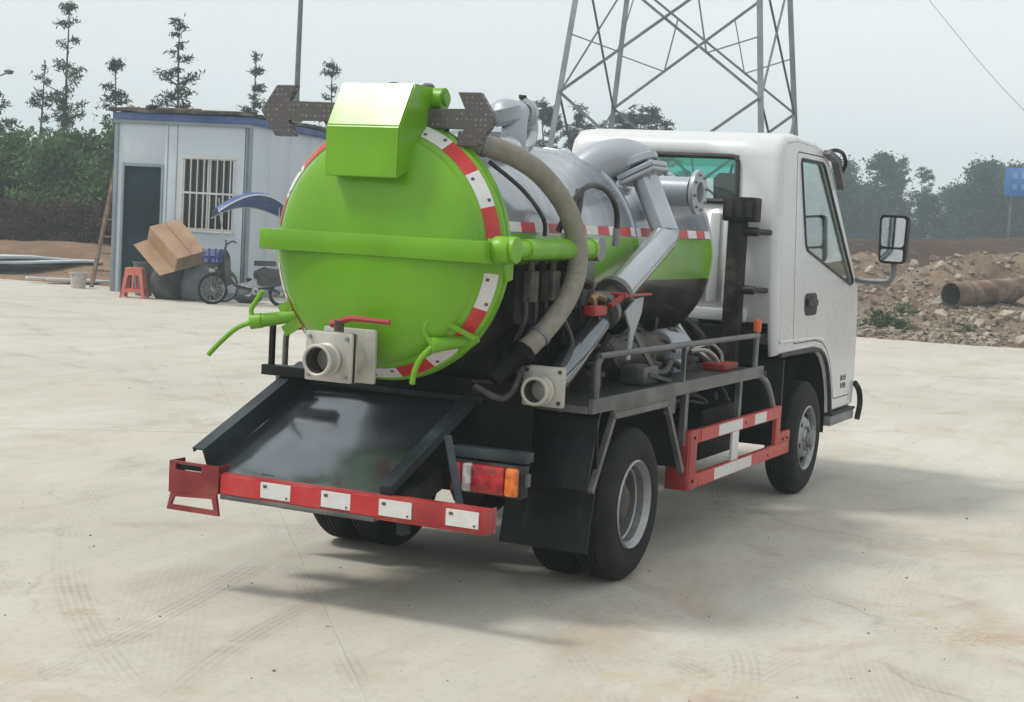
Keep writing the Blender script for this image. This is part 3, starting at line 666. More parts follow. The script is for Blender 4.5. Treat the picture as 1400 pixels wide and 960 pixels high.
# rear flange and domed door
bm = newbm(); lathe(bm, [(.50, -.985), (.592, -.985), (.600, -.992), (.600, -1.012), (.592, -1.018), (.50, -1.018)], (0, 0, ZT), (1, 0, 0), 80); fl1 = part('tank_flange', bm, 'green2')
bm = newbm(); pr = [(.49, -1.022), (.590, -1.022), (.596, -1.028), (.596, -1.044), (.591, -1.05), (.588, -1.052), (.528, -1.126), (.522, -1.131)]
for k in range(0, 13):
    a = k / 12 * PI / 2; pr.append((.517 * math.cos(a) ** .85 if k < 12 else 0, -1.134 - .114 * math.sin(a)))
lathe(bm, pr, (0, 0, ZT), (1, 0, 0), 96); dome = part('rear_door', bm, 'green')
def arc(a0, a1, m, r0=.538, r1=.583):
    bm = newbm(); n = 8; g = []; o_ = .003
    P = lambda t, r, o_=.003: V(-1.052 - (.588 - r) * 1.233 - o_ * .63, -(r + o_ * .7) * math.cos(t), ZT + (r + o_ * .7) * math.sin(t))
    for i in range(n + 1):
        t = R(a0 + (a1 - a0) * i / n); g.append([bm.verts.new(P(t, r)) for r in (r0, r1)])
    for a, b in zip(g, g[1:]): bm.faces.new((a[0], a[1], b[1], b[0]))
    obj('reflective_tape', bm, m, dome)
    if m == 'refw':
        for tt, r in ((a0 + 3, r1 - .012), (a1 - 3, r0 + .014)):
            bm = newbm(); q = [P(R(tt + da), r + dr, .005) for da, dr in ((-.7, -.005), (.7, -.005), (.7, .005), (-.7, .005))]; bm.faces.new([bm.verts.new(v) for v in q])
            obj('tape_print', bm, 'print', dome, smooth=False)
for a0, a1, c in ((4, 22, 1), (22, 39.5, 0), (39.5, 57, 1), (57, 72, 0), (-8, -25, 0), (-25, -43, 1), (-46, -61, 0), (-61, -78, 1), (-78, -94, 0), (-94, -103, 1), (108, 123, 0), (123, 141, 1), (141, 158, 0), (158, 172, 1), (190, 207, 0), (207, 225, 1), (225, 236, 0)):
    arc(min(a0, a1), max(a0, a1), 'refr' if c else 'refw')
# cross bar
bm = newbm(); box(bm, -1.256, -1.10, -.60, .555, 1.572, 1.668, .006); bar_o = part('door_cross_bar', bm, 'green')
bm = newbm(); lathe(bm, [(.0, -.02), (.05, -.018), (.062, 0), (.062, .05), (.05, .07), (0, .072)], (-1.14, -.60, 1.63), (0, -1, 0), 22); obj('pivot_boss', bm, 'green2', bar_o)
bm = newbm(); prism(bm, [(-1.18, 1.60), (-1.06, 1.575), (-1.02, 1.49), (-.96, 1.50), (-.96, 1.68), (-1.18, 1.68)], lambda u, v, t: V(u, t, v), -.575, -.60); obj('pivot_gusset', bm, 'green2', bar_o, smooth=False)
# ram
bm = newbm(); cyl(bm, (-1.12, -.655, 1.635), (-.95, -.655, 1.637), .036, n=18); cyl(bm, (-.97, -.655, 1.637), (-.26, -.655, 1.645), .046, n=20); cyl(bm, (-.26, -.655, 1.645), (-.235, -.655, 1.645), .052, n=20); ram = part('hydraulic_ram', bm, 'green2')
bm = newbm(); cyl(bm, (-.20, -.62, 1.645), (-.20, -.70, 1.645), .058, n=20); box(bm, -.245, -.18, -.68, -.63, 1.60, 1.69, .004); obj('ram_eye', bm, 'galv', ram)
bm = newbm(); cyl(bm, (-.20, -.53, 1.645), (-.20, -.625, 1.645), .03, n=14); box(bm, -.28, -.12, -.57, -.54, 1.56, 1.73, .004); obj('ram_bracket', bm, 'grey', ram)
bm = newbm(); lathe(bm, [(.0, -.012), (.055, -.01), (.058, 0), (.058, .035), (0, .035)], (-1.12, -.655, 1.635), (0, -1, 0), 20); obj('ram_eye', bm, 'green2', ram)
# hinge hood on top
bm = newbm(); prism(bm, [(-1.305, 1.915), (-1.305, 2.140), (-1.19, 2.335), (-.985, 2.335), (-.955, 2.30), (-.955, 2.12), (-1.10, 1.98)], lambda u, v, t: V(u, t, v), -.185, .190)
bmesh.ops.bevel(bm, geom=bm.edges[:], offset=.006, segments=2, affect='EDGES'); hood = part('hinge_hood', bm, 'green', ang=18)
for y, x in ((.02, -1.02), (-.14, -.99)):
    bm = newbm(); lathe(bm, [(.03, 0), (.03, .012), (.018, .022), (0, .023)], (x, y, 2.333), (0, 0, 1), 16); obj('bolt_cap', bm, 'deckgrey', hood)
bm = newbm(); cyl(bm, (-1.0, -.175, 2.285), (-1.0, -.235, 2.285), .05, n=20); cyl(bm, (-1.0, -.23, 2.285), (-1.0, -.25, 2.285), .028, n=14); obj('hinge_pin', bm, 'green2', hood)
bm = newbm(); cyl(bm, (-1.0, .18, 2.285), (-1.0, .24, 2.285), .05, n=20); obj('hinge_pin', bm, 'green2', hood)
for s in (-1, 1):
    bm = newbm(); prism(bm, [(-1.02, 2.05), (-1.05, 2.27), (-.96, 2.33), (-.90, 2.28), (-.86, 2.08)], lambda u, v, t: V(u, t, v), s * .155, s * .181); part('hinge_lug', bm, 'green2', smooth=False)
# arrow lamps
def arrow(y0, s, zc, L, x):
    # s = +1 points to +y
    pts = [(0, -.036), (L - .19, -.036), (L - .28, -.105), (L - .17, -.125), (L, 0), (L - .17, .125), (L - .28, .105) if False else (L - .255, .118), (L - .165, .036), (0, .036)]
    pts = [(0, -.042), (L - .15, -.042), (L - .195, -.118), (L - .085, -.118), (L, .0), (L - .085, .118), (L - .195, .118), (L - .15, .042), (0, .042)]
    bm = newbm(); prism(bm, pts, lambda u, v, t: V(t, y0 + s * u, zc + v + .02 * 0), x, x + .035); bmesh.ops.bevel(bm, geom=bm.edges[:], offset=.003, segments=1, affect='EDGES')
    a = part('arrow_lamp', bm, 'led', smooth=False)
    bm = newbm(); bar(bm, (x + .04, y0 + s * .02, zc), (x + .04, y0 + s * (L - .1), zc), .012, .03); bar(bm, (x + .04, y0 + s * .10, zc), (-.96, y0 + s * .05, zc - .12), .02, .02); obj('arrow_bracket', bm, 'deckgrey', a)
arrow(.30, 1, 2.215, .41, -1.06); arrow(-.17, -1, 2.195, .355, -1.06)
bm = newbm(); bar(bm, (-1.03, .17, 2.21), (-1.03, .34, 2.215), .012, .03); part('arrow_stay', bm, 'deckgrey')
# door clamps
def clamp(name_pts, mat='green2'): pass
cl = [((0, .44, 1.22), 1), ((0, -.425, 1.205), -1)]
c0 = V(-1.10, .47, 1.235)
bm = newbm(); cyl(bm, (-1.06, .43, 1.27), (-1.14, .60, 1.235), .028, .033, 14); cyl(bm, (-1.14, .60, 1.235), (-1.16, .65, 1.225), .036, n=14); k1 = part('door_clamp', bm, 'green2')
bm = newbm(); tube(bm, [(-1.16, .64, 1.225), (-1.17, .72, 1.19), (-1.18, .80, 1.12), (-1.19, .86, 1.055)], .012, 8); obj('clamp_handle', bm, 'green2', k1)
bm = newbm(); tube(bm, [(-1.16, .63, 1.235), (-1.165, .645, 1.28), (-1.165, .615, 1.33), (-1.165, .585, 1.375)], .012, 8); obj('clamp_handle', bm, 'green2', k1)
bm = newbm(); bar(bm, (-1.07, .40, 1.36), (-1.10, .53, 1.29), .02, .04); bar(bm, (-1.07, .38, 1.27), (-1.10, .50, 1.19), .02, .05); obj('clamp_lug', bm, 'green2', k1, smooth=False)
bm = newbm(); cyl(bm, (-1.04, -.46, 1.225), (-1.16, -.345, 1.20), .026, .032, 14); cyl(bm, (-1.16, -.345, 1.20), (-1.185, -.325, 1.196), .036, n=14); k2 = part('door_clamp', bm, 'green2')
bm = newbm(); tube(bm, [(-1.18, -.33, 1.19), (-1.20, -.29, 1.14), (-1.21, -.265, 1.08), (-1.21, -.255, 1.02)], .013, 8); obj('clamp_handle', bm, 'green2', k2)
bm = newbm(); tube(bm, [(-1.18, -.33, 1.20), (-1.19, -.295, 1.25), (-1.19, -.31, 1.31), (-1.19, -.32, 1.345)], .013, 8); obj('clamp_handle', bm, 'green2', k2)
bm = newbm(); bar(bm, (-1.19, -.32, 1.335), (-1.10, -.50, 1.235), .02, .022); bar(bm, (-1.08, -.50, 1.235), (-1.06, -.41, 1.17), .02, .03); obj('clamp_lug', bm, 'green2', k2, smooth=False)
# ---- lower outlet valve on the door
XV = -1.45
bm = newbm(); box(bm, XV, XV + .018, -.085, .155, 1.02, 1.238, .008); cyl(bm, (XV + .02, .035, 1.128), (-1.30, .035, 1.128), .098, n=26)
vb = part('outlet_valve', bm, 'cast')
bm = newbm(); box(bm, XV + .022, XV + .034, -.085, .155, 1.02, 1.238, .008); obj('valve_gasket', bm, 'seal', vb)
bm = newbm(); box(bm, XV + .035, XV + .052, -.085, .155, 1.02, 1.238, .008); box(bm, -1.30, -1.275, -.11, .16, 1.01, 1.25, .008); cyl(bm, (-1.28, .035, 1.128), (-1.0, .035, 1.15), .085, n=22); obj('valve_flange', bm, 'cast', vb)
bm = newbm(); lathe(bm, [(.068, .0), (.074, -.01), (.074, -.02), (.066, -.028), (.066, -.07), (.072, -.078), (.072, -.092), (.064, -.096), (.057, -.092), (.055, -.02), (.055, .10)], (XV, .035, 1.118), (1, 0, 0), 32); obj('outlet_spout', bm, 'cast', vb)
bm = newbm(); lathe(bm, [(.0562, -.088), (.0535, -.075), (.0535, .095), (0, .096)], (XV, .035, 1.118), (1, 0, 0), 32); obj('spout_bore', bm, 'rustin', vb)
bm = newbm(); cyl(bm, (XV + .10, .035, 1.118), (XV + .105, .035, 1.118), .0555, n=24); obj('valve_gate', bm, 'under', vb)
for y in (-.06, .13):
    for z in (1.045, 1.213):
        bm = newbm(); cyl(bm, (XV - .010, y, z), (XV + .06, y, z), .009, n=6); obj('valve_bolt', bm, 'galv', vb)
bm = newbm(); cyl(bm, (-1.37, .035, 1.22), (-1.37, .035, 1.285), .022, n=12); obj('valve_stem', bm, 'hub', vb)
bm = newbm(); tube(bm, [(-1.37, .075, 1.265), (-1.37, .035, 1.278), (-1.37, -.02, 1.297), (-1.37, -.09, 1.298), (-1.37, -.22, 1.295)], lambda t: .017 - .006 * t, 8); obj('valve_handle', bm, 'red', vb)
# ---- suction line down the right flank
def pipe(name, pts, r, mat='pipe', parent=T, n=22, k=1, smooth=False):
    bm = newbm(); tube(bm, pts, r, n, k, smooth); return part(name, bm, mat, parent)
PD = V(0, -.43, -.90).normalized()
bm = newbm(); tube(bm, [(.62, -.18, 1.92), (.66, -.21, 2.02), (.72, -.28, 2.095), (.77, -.37, 2.128), (.80, -.442, 2.12), (.80, -.478, 2.085)], lambda t: .122 - .022 * t, 26, 6)
elb = part('suction_elbow', bm, 'grey')
bm = newbm(); lathe(bm, [(.098, -.02), (.112, -.012), (.112, .02), (.098, .026)], (.80, -.468, 2.115), PD, 28); obj('elbow_collar', bm, 'grey', elb)
bm = newbm(); bar(bm, V(.80, -.49, 2.078), V(.80, -.49, 2.078) + PD * .03, .225, .225, (1, 0, 0), .006); obj('elbow_flange', bm, 'grey', elb, smooth=False)
bm = newbm(); bar(bm, V(.80, -.49, 2.078) + PD * .034, V(.80, -.49, 2.078) + PD * .058, .225, .225, (1, 0, 0), .006); obj('elbow_flange', bm, 'grey', elb, smooth=False)
dn = pipe('down_pipe', [(.80, -.495, 2.07), (.80, -.655, 1.735), (.80, -.656, 1.73)], .072)
bm = newbm(); tube(bm, [(.80, -.655, 1.765), (.80, -.655, 1.735), (.765, -.655, 1.70), (.10, -.655, 1.41)], .074, 24, 1, False); obj('lower_run', bm, 'pipe', dn)
bm = newbm(); tube(bm, [(-.06, -.655, 1.30), (-.50, -.668, 1.07), (-.66, -.675, 1.02), (-.76, -.685, 1.01)], .062, 22, 3); obj('tail_run', bm, 'trough', dn)
bm = newbm(); cyl(bm, (.12, -.655, 1.42), (.085, -.655, 1.405), .10, n=28); cyl(bm, (-.03, -.655, 1.352), (-.065, -.655, 1.335), .10, n=28); sv = part('suction_valve', bm, 'deckgrey')
bm = newbm(); cyl(bm, (.10, -.655, 1.41), (-.08, -.655, 1.325), .07, n=20); obj('valve_body', bm, 'hub', sv)
bm = newbm(); bar(bm, (-.14, -.74, 1.375), (-.04, -.765, 1.422), .022, .018); bar(bm, (-.05, -.765, 1.422), (.30, -.775, 1.425), .022, .010); cyl(bm, (-.04, -.66, 1.42), (-.04, -.78, 1.425), .014, n=8); obj('valve_handle', bm, 'red', sv)
bm = newbm(); box(bm, -.30, -.14, -.73, -.66, 1.325, 1.375, .012); obj('valve_tag', bm, 'red', sv)
bm = newbm(); cyl(bm, (-.20, -.68, 1.36), (-.20, -.68, 1.44), .014, n=8); tube(bm, [(-.25, -.68, 1.40), (-.18, -.68, 1.42), (-.10, -.69, 1.40)], .018, 8); obj('brass_fitting', bm, 'brass', sv)
bm = newbm(); prism(bm, [(.12, 1.40), (.24, 1.41), (.22, 1.33), (.13, 1.22), (.10, 1.10), (.06, 1.10), (.08, 1.25), (0, 1.34)], lambda u, v, t: V(u, t, v), -.765, -.755); part('pipe_bracket', bm, 'grey', smooth=False)
bm = newbm(); bar(bm, (.26, -.70, 1.40), (.24, -.70, 1.25), .03, .012, (0, 1, 0)); bar(bm, (.24, -.70, 1.26), (.50, -.72, 1.06), .035, .012, (0, 1, 0)); bar(bm, (.50, -.72, 1.07), (.58, -.72, .945), .035, .014, (0, 1, 0)); part('pipe_strut', bm, 'deckgrey', smooth=False)
bm = newbm(); box(bm, .38, .60, -.74, -.60, .944, 1.04, .015); bar(bm, (.44, -.72, 1.0), (.72, -.74, .95), .06, .02); part('strut_foot', bm, 'deckgrey')
# side spout flange
XF = -.775
bm = newbm(); box(bm, XF, XF + .03, -.795, -.585, .925, 1.112, .012); cyl(bm, (XF + .03, -.69, 1.012), (XF + .10, -.68, 1.015), .072, n=22); sp = part('suction_flange', bm, 'cast')
bm = newbm(); lathe(bm, [(.064, 0), (.07, -.008), (.07, -.02), (.062, -.026), (.062, -.06), (.067, -.066), (.067, -.08), (.060, -.083), (.052, -.08), (.051, .03), (.051, .09), (0, .09)], (XF, -.685, 1.002), (1, 0, 0), 30); obj('suction_spout', bm, 'cast', sp)
bm = newbm(); lathe(bm, [(.0512, -.077), (.0492, -.066), (.0492, .078), (0, .079)], (XF, -.685, 1.002), (1, 0, 0), 30); obj('spout_bore', bm, 'rustin', sp)
bm = newbm(); cyl(bm, (XF + .082, -.685, 1.002), (XF + .086, -.685, 1.002), .051, n=24); obj('spout_gate', bm, 'under', sp)
for y in (-.772, -.608):
    for z in (.948, 1.09):
        bm = newbm(); cyl(bm, (XF - .004, y, z), (XF + .03, y, z), .010, n=8); obj('flange_bolt', bm, 'hub', sp)
# side port
bm = newbm(); cyl(bm, (1.32, -.36, 1.975), (1.32, -.60, 1.975), .085, n=24); sp2 = part('side_port', bm, 'grey')
bm = newbm(); lathe(bm, [(.06, .0), (.125, 0), (.128, -.004), (.128, -.026), (.06, -.028), (.055, .04), (0, .04)], (1.32, -.625, 1.975), (0, 1, 0), 32); obj('port_flange', bm, 'grey', sp2)
bm = newbm(); cyl(bm, (1.32, -.605, 1.975), (1.32, -.60, 1.975), .056, n=24); obj('port_plug', bm, 'under', sp2)
# pipes on the tank top: safety valve loop
bm = newbm(); tube(bm, [(-.82, -.33, 2.135), (-.60, -.30, 2.145), (-.34, -.22, 2.155), (-.22, -.20, 2.18), (-.16, -.19, 2.24), (-.20, -.20, 2.30), (-.30, -.22, 2.325), (-.40, -.24, 2.30)], .05, 18, 5); tl = part('vent_pipe', bm, 'pipe'); tl.location = (.10, -.02, -.035)
bm = newbm(); tube(bm, [(-.36, -.22, 2.32), (-.42, -.24, 2.30), (-.47, -.26, 2.22), (-.47, -.26, 2.08)], .062, 18, 4); lathe(bm, [(.05, -.05), (.075, -.03), (.082, .03), (.06, .06), (.02, .075), (0, .078)], (-.50, -.22, 2.30), (-.2, .2, 1), 20); lathe(bm, [(.06, -.03), (.078, -.02), (.078, .02), (.06, .03)], (-.30, -.22, 2.32), (1, .15, .05), 18); obj('relief_valve', bm, 'grey', tl)
bm = newbm(); cyl(bm, (-.31, -.22, 2.37), (-.31, -.22, 2.41), .02, n=10); bar(bm, (-.34, -.22, 2.405), (-.25, -.23, 2.385), .015, .012); obj('valve_lever', bm, 'hub', tl)
# manway on top, far side
bm = newbm(); lathe(bm, [(.17, 1.98), (.17, 2.165), (.20, 2.17), (.20, 2.20), (.15, 2.225), (0, 2.235)], (.05, .08, 0), (0, 0, 1), 28); part('manway', bm, 'grey')
# ---- flexible hose
bm = newbm(); HP = [(-.98, -.30, 2.10), (-.93, -.41, 2.09), (-.82, -.51, 2.05), (-.68, -.59, 1.97), (-.53, -.65, 1.83), (-.45, -.68, 1.66), (-.46, -.68, 1.50), (-.56, -.66, 1.36), (-.69, -.62, 1.24), (-.80, -.57, 1.15)]
tube(bm, HP, lambda t: .049 + .0016 * math.sin(t * 420), 18, 18); fh = part('flexible_hose', bm, 'hose')
for i_ in (1, 8):
    d_ = (V(*HP[i_ + 1]) - V(*HP[i_ - 1])); bm = newbm(); lathe(bm, [(.050, -.012), (.055, -.01), (.055, .01), (.050, .012)], HP[i_], d_, 18); obj('hose_clip', bm, 'galv', fh)
bm = newbm(); lathe(bm, [(.05, -.02), (.062, -.01), (.062, .03), (.05, .04)], (-.79, -.585, 1.17), (-.5, .2, -.6), 18); cyl(bm, (-.80, -.58, 1.16), (-.90, -.50, 1.04), .045, n=16); part('hose_joint', bm, 'under')
for pts, r in (([(-.50, -.60, 1.72), (-.47, -.64, 1.84), (-.36, -.66, 1.93), (-.22, -.66, 1.95), (-.05, -.66, 1.92), (.06, -.66, 1.84), (.08, -.66, 1.74)], .015),
               ([(-.90, -.42, 2.02), (-.80, -.55, 1.90), (-.72, -.62, 1.78), (-.69, -.62, 1.70)], .010),
               ([(-.45, -.62, 1.62), (-.44, -.65, 1.72), (-.40, -.65, 1.84), (-.36, -.64, 1.92)], .022)):
    bm = newbm(); tube(bm, pts, r, 10); part('hydraulic_line', bm, 'hoseb')
bm = newbm(); cyl(bm, (.08, -.66, 1.75), (.08, -.66, 1.66), .02, n=10); part('line_fitting', bm, 'galv')
# ---- machinery under the tank
bm = newbm(); prism(bm, rpoly([(-.93, 1.30), (-.93, 1.56), (-.20, 1.585), (-.20, 1.40), (-.42, 1.28)], .03), lambda u, v, t: V(u, t, v), -.545, -.60); vbk = part('valve_bank', bm, 'under')
for k in range(5):
    x = -.86 + .12 * k; bm = newbm(); box(bm, x, x + .085, -.645, -.60, 1.40, 1.54, .008); cyl(bm, (x + .04, -.62, 1.54), (x + .04, -.62, 1.585), .016, n=10); obj('spool_valve', bm, 'under' if k % 2 else 'hub', vbk)
bm = newbm(); box(bm, -.16, -.02, -.60, -.56, 1.36, 1.60, .01); part('ram_mount_plate', bm, 'deckgrey')
for k in range(6):
    x = -.84 + .11 * k; bm = newbm(); tube(bm, [(x, -.61, 1.41), (x + .02, -.60, 1.32), (x + .05, -.55, 1.22), (x + .05 + .03 * k, -.48, 1.08)], .013, 8); part('hydraulic_line', bm, 'hoseb')
bm = newbm(); lathe(bm, [(0, 0), (.12, .01), (.15, .03), (.15, .40), (.12, .42), (0, .43)], (-.62, -.42, 1.14), (1, 0, 0), 24); box(bm, -.56, -.30, -.60, -.30, .945, 1.08, .01)
for k in range(6): lathe(bm, [(.145, 0), (.165, .004), (.165, .012), (.145, .016)], (-.55 + k * .05, -.42, 1.14), (1, 0, 0), 24)
part('vacuum_pump', bm, 'under')
bm = newbm(); box(bm, -.42, -.22, -.62, -.40, 1.18, 1.36, .01); cyl(bm, (-.30, -.56, .94), (-.30, -.56, 1.32), .055, n=18); part('oil_catcher', bm, 'under')
bm = newbm(); lathe(bm, [(0, 0), (.08, .005), (.105, .03), (.105, .78), (.08, .80), (0, .805)], (.35, -.47, 1.075), (1, 0, 0), 24); part('gas_separator', bm, 'hub')
bm = newbm(); lathe(bm, [(0, 0), (.085, .005), (.1, .03), (.1, .26), (.08, .28), (0, .285)], (1.20, -.50, 1.09), (1, 0, 0), 22); box(bm, 1.22, 1.40, -.60, -.45, .945, 1.02, .01); part('water_separator', bm, 'grey')
for pts, r, m in (([(1.55, -.48, 1.20), (1.62, -.55, 1.08), (1.75, -.58, 1.02), (1.86, -.60, .96)], .022, 'pipe'), ([(1.5, -.50, 1.03), (1.62, -.62, 1.06), (1.74, -.66, 1.02), (1.80, -.68, .95)], .012, 'cast'), ([(1.60, -.56, 1.05), (1.76, -.62, 1.09), (1.86, -.66, 1.03), (1.86, -.67, .95)], .010, 'cast'),
                  ([(-.62, -.66, 1.02), (-.5, -.70, 1.18), (-.42, -.62, 1.30)], .016, 'hoseb'), ([(.5, -.60, 1.0), (.8, -.68, .98), (1.1, -.62, 1.02), (1.3, -.60, .98)], .02, 'hoseb'), ([(-1.0, -.45, 1.02), (-.9, -.55, .96), (-.85, -.6, 1.05), (-.72, -.55, 1.2)], .016, 'hoseb'), ([(-.6, -.3, 1.25), (-.45, -.52, 1.44), (-.3, -.62, 1.50), (-.1, -.60, 1.47)], .028, 'hoseb'), ([(2.0, -.3, 1.25), (2.1, -.4, 1.15), (2.25, -.42, 1.05), (2.3, -.45, .9)], .03, 'hoseb')):
    bm = newbm(); tube(bm, pts, r, 9); part('pipe_line', bm, m)
bm = newbm(); box(bm, 1.64, 1.90, -.76, -.62, .945, .985, .006); part('red_tool_tray', bm, 'red')
rq = random.Random(21)
for k in range(16):
    x0 = rq.uniform(-.85, 1.2); p = [(x0, rq.uniform(-.45, -.3), rq.uniform(1.0, 1.15))]
    for q in range(3): x0 += rq.uniform(.08, .28); p.append((x0, rq.uniform(-.60, -.40), rq.uniform(.97, 1.22)))
    bm = newbm(); tube(bm, p, rq.uniform(.008, .02), 7, 5); part('service_hose', bm, rq.choice(('hoseb', 'hoseb', 'hub', 'under')))
for x, z, r_ in ((-.15, 1.02, .07), (.10, 1.0, .055), (-.42, 1.03, .06), (.95, 1.0, .05), (1.52, 1.0, .06)):
    bm = newbm(); cyl(bm, (x, -.56, .945), (x, -.56, z), r_, n=18); lathe(bm, [(r_ * 1.25, 0), (r_ * 1.25, .02), (r_ * .5, .03), (r_ * .4, .08), (0, .08)], (x, -.56, z), (0, 0, 1), 18); part('valve_pot', bm, 'hub' if x > 0 else 'under')
bm = newbm(); box(bm, -.62, .28, -.40, -.37, .945, 1.16, .004); part('pump_guard_plate', bm, 'black')
for k in range(8):
    a = k * PI / 4 + .2; bm = newbm(); c = V(1.32 + .10 * math.cos(a), -.652, 1.975 + .10 * math.sin(a)); cyl(bm, c, c + V(0, -.012, 0), .009, n=6); obj('flange_bolt', bm, 'galv', sp2)
for k in range(4):
    a, b = ((-.09, -.09), (.09, -.09), (.09, .09), (-.09, .09))[k]; _, s1, u1 = frame_of(PD, (1, 0, 0)); c = V(.80, -.49, 2.078) + s1 * a + u1 * b
    bm = newbm(); cyl(bm, c - PD * .012, c + PD * .075, .010, n=6); obj('flange_bolt', bm, 'galv', elb)
pbox('gearbox', 'under', 2.1, 2.6, -.25, .25, .55, 1.0, bev=.03)
pbox('engine', 'under', 2.75, 4.2, -.32, .32, .55, 1.08, bev=.03)
pbox('engine_cover', 'under', 2.5, 2.66, -.66, .66, .92, 1.16, bev=.01)

# ---- cab
def cw(z): return .825 - .048 * (z - .5)
OUT = [(2.60, .975), (2.585, 1.08), (2.58, 1.19), (2.58, 1.945), (2.60, 2.255), (2.635, 2.345), (2.71, 2.398), (2.95, 2.424), (3.42, 2.414), (3.68, 2.378), (3.80, 2.31), (4.655, 1.475), (4.715, 1.40), (4.73, 1.24), (4.70, .9), (4.65, .62), (4.60, .50), (3.92, .50), (3.885, .70), (3.80, .86), (3.66, .95), (3.46, .972)]
NO = len(OUT)
def inset(d):
    res = []
    for i in range(NO):
        p = Vector(OUT[i]); a = (p - Vector(OUT[i - 1])).normalized(); b = (Vector(OUT[(i + 1) % NO]) - p).normalized()
        nrm = Vector((a.y + b.y, -(a.x + b.x)));  nrm.normalize()
        res.append((p.x + nrm.x * d, p.y + nrm.y * d))
    return res
ST = [(-1, .055), (-.992, .034), (-.975, .017), (-.95, .006), (-.915, 0), (-.62, 0), (-.30, 0), (.30, 0), (.62, 0), (.915, 0), (.95, .006), (.975, .017), (.992, .034), (1, .055)]
bm = newbm(); rings = []
for t, d in ST:
    rings.append([bm.verts.new((x, t * cw(z), z)) for x, z in inset(d)])
for j in range(len(ST) - 1):
    t0, t1 = ST[j][0], ST[j + 1][0]; mid = abs((t0 + t1) / 2)
    for i in range(NO):
        if i == 3 and mid < .62: continue
        if i in (0, 1) and mid < .9: continue
        if i == 10 and mid < .915: continue
        if i >= 16 and mid < .9: continue
        k = (i + 1) % NO; bm.faces.new((rings[j][i], rings[j][k], rings[j + 1][k], rings[j + 1][i]))
cab = part('cab_body', bm, 'white', ang=50)
sol = cab.modifiers.new('thickness', 'SOLIDIFY'); sol.thickness = .02; sol.offset = -1
DOOR = rpoly([(2.93, 1.045), (2.945, 2.312), (3.66, 2.312), (4.575, 1.43), (4.61, 1.28), (4.50, .60), (3.99, .60), (3.95, .76), (3.85, .93), (3.69, 1.02), (3.48, 1.045)], [.03, .05, .06, .05, .06, .05, .03, .06, .08, .08, .05])
WIN = rpoly([(3.19, 1.675), (3.03, 2.262), (3.60, 2.262), (4.50, 1.44), (4.42, 1.422)], [.06, .04, .05, .02, .02])
def shrink(poly, d):
    c = Vector((sum(p[0] for p in poly) / len(poly), sum(p[1] for p in poly) / len(poly))); n = len(poly); res = []
    area = sum(poly[i][0] * poly[(i + 1) % n][1] - poly[(i + 1) % n][0] * poly[i][1] for i in range(n)); sg = 1 if area > 0 else -1
    for i in range(n):
        p = Vector(poly[i]); a = (p - Vector(poly[i - 1])); b = (Vector(poly[(i + 1) % n]) - p)
        a = a.normalized() if a.length > 1e-6 else b.normalized(); b = b.normalized() if b.length > 1e-6 else a
        nr = Vector((-(a.y + b.y), a.x + b.x)); nr = nr.normalized() if nr.length > 1e-6 else Vector((0, 0)); res.append((p.x + nr.x * d * sg, p.y + nr.y * d * sg))
    return res
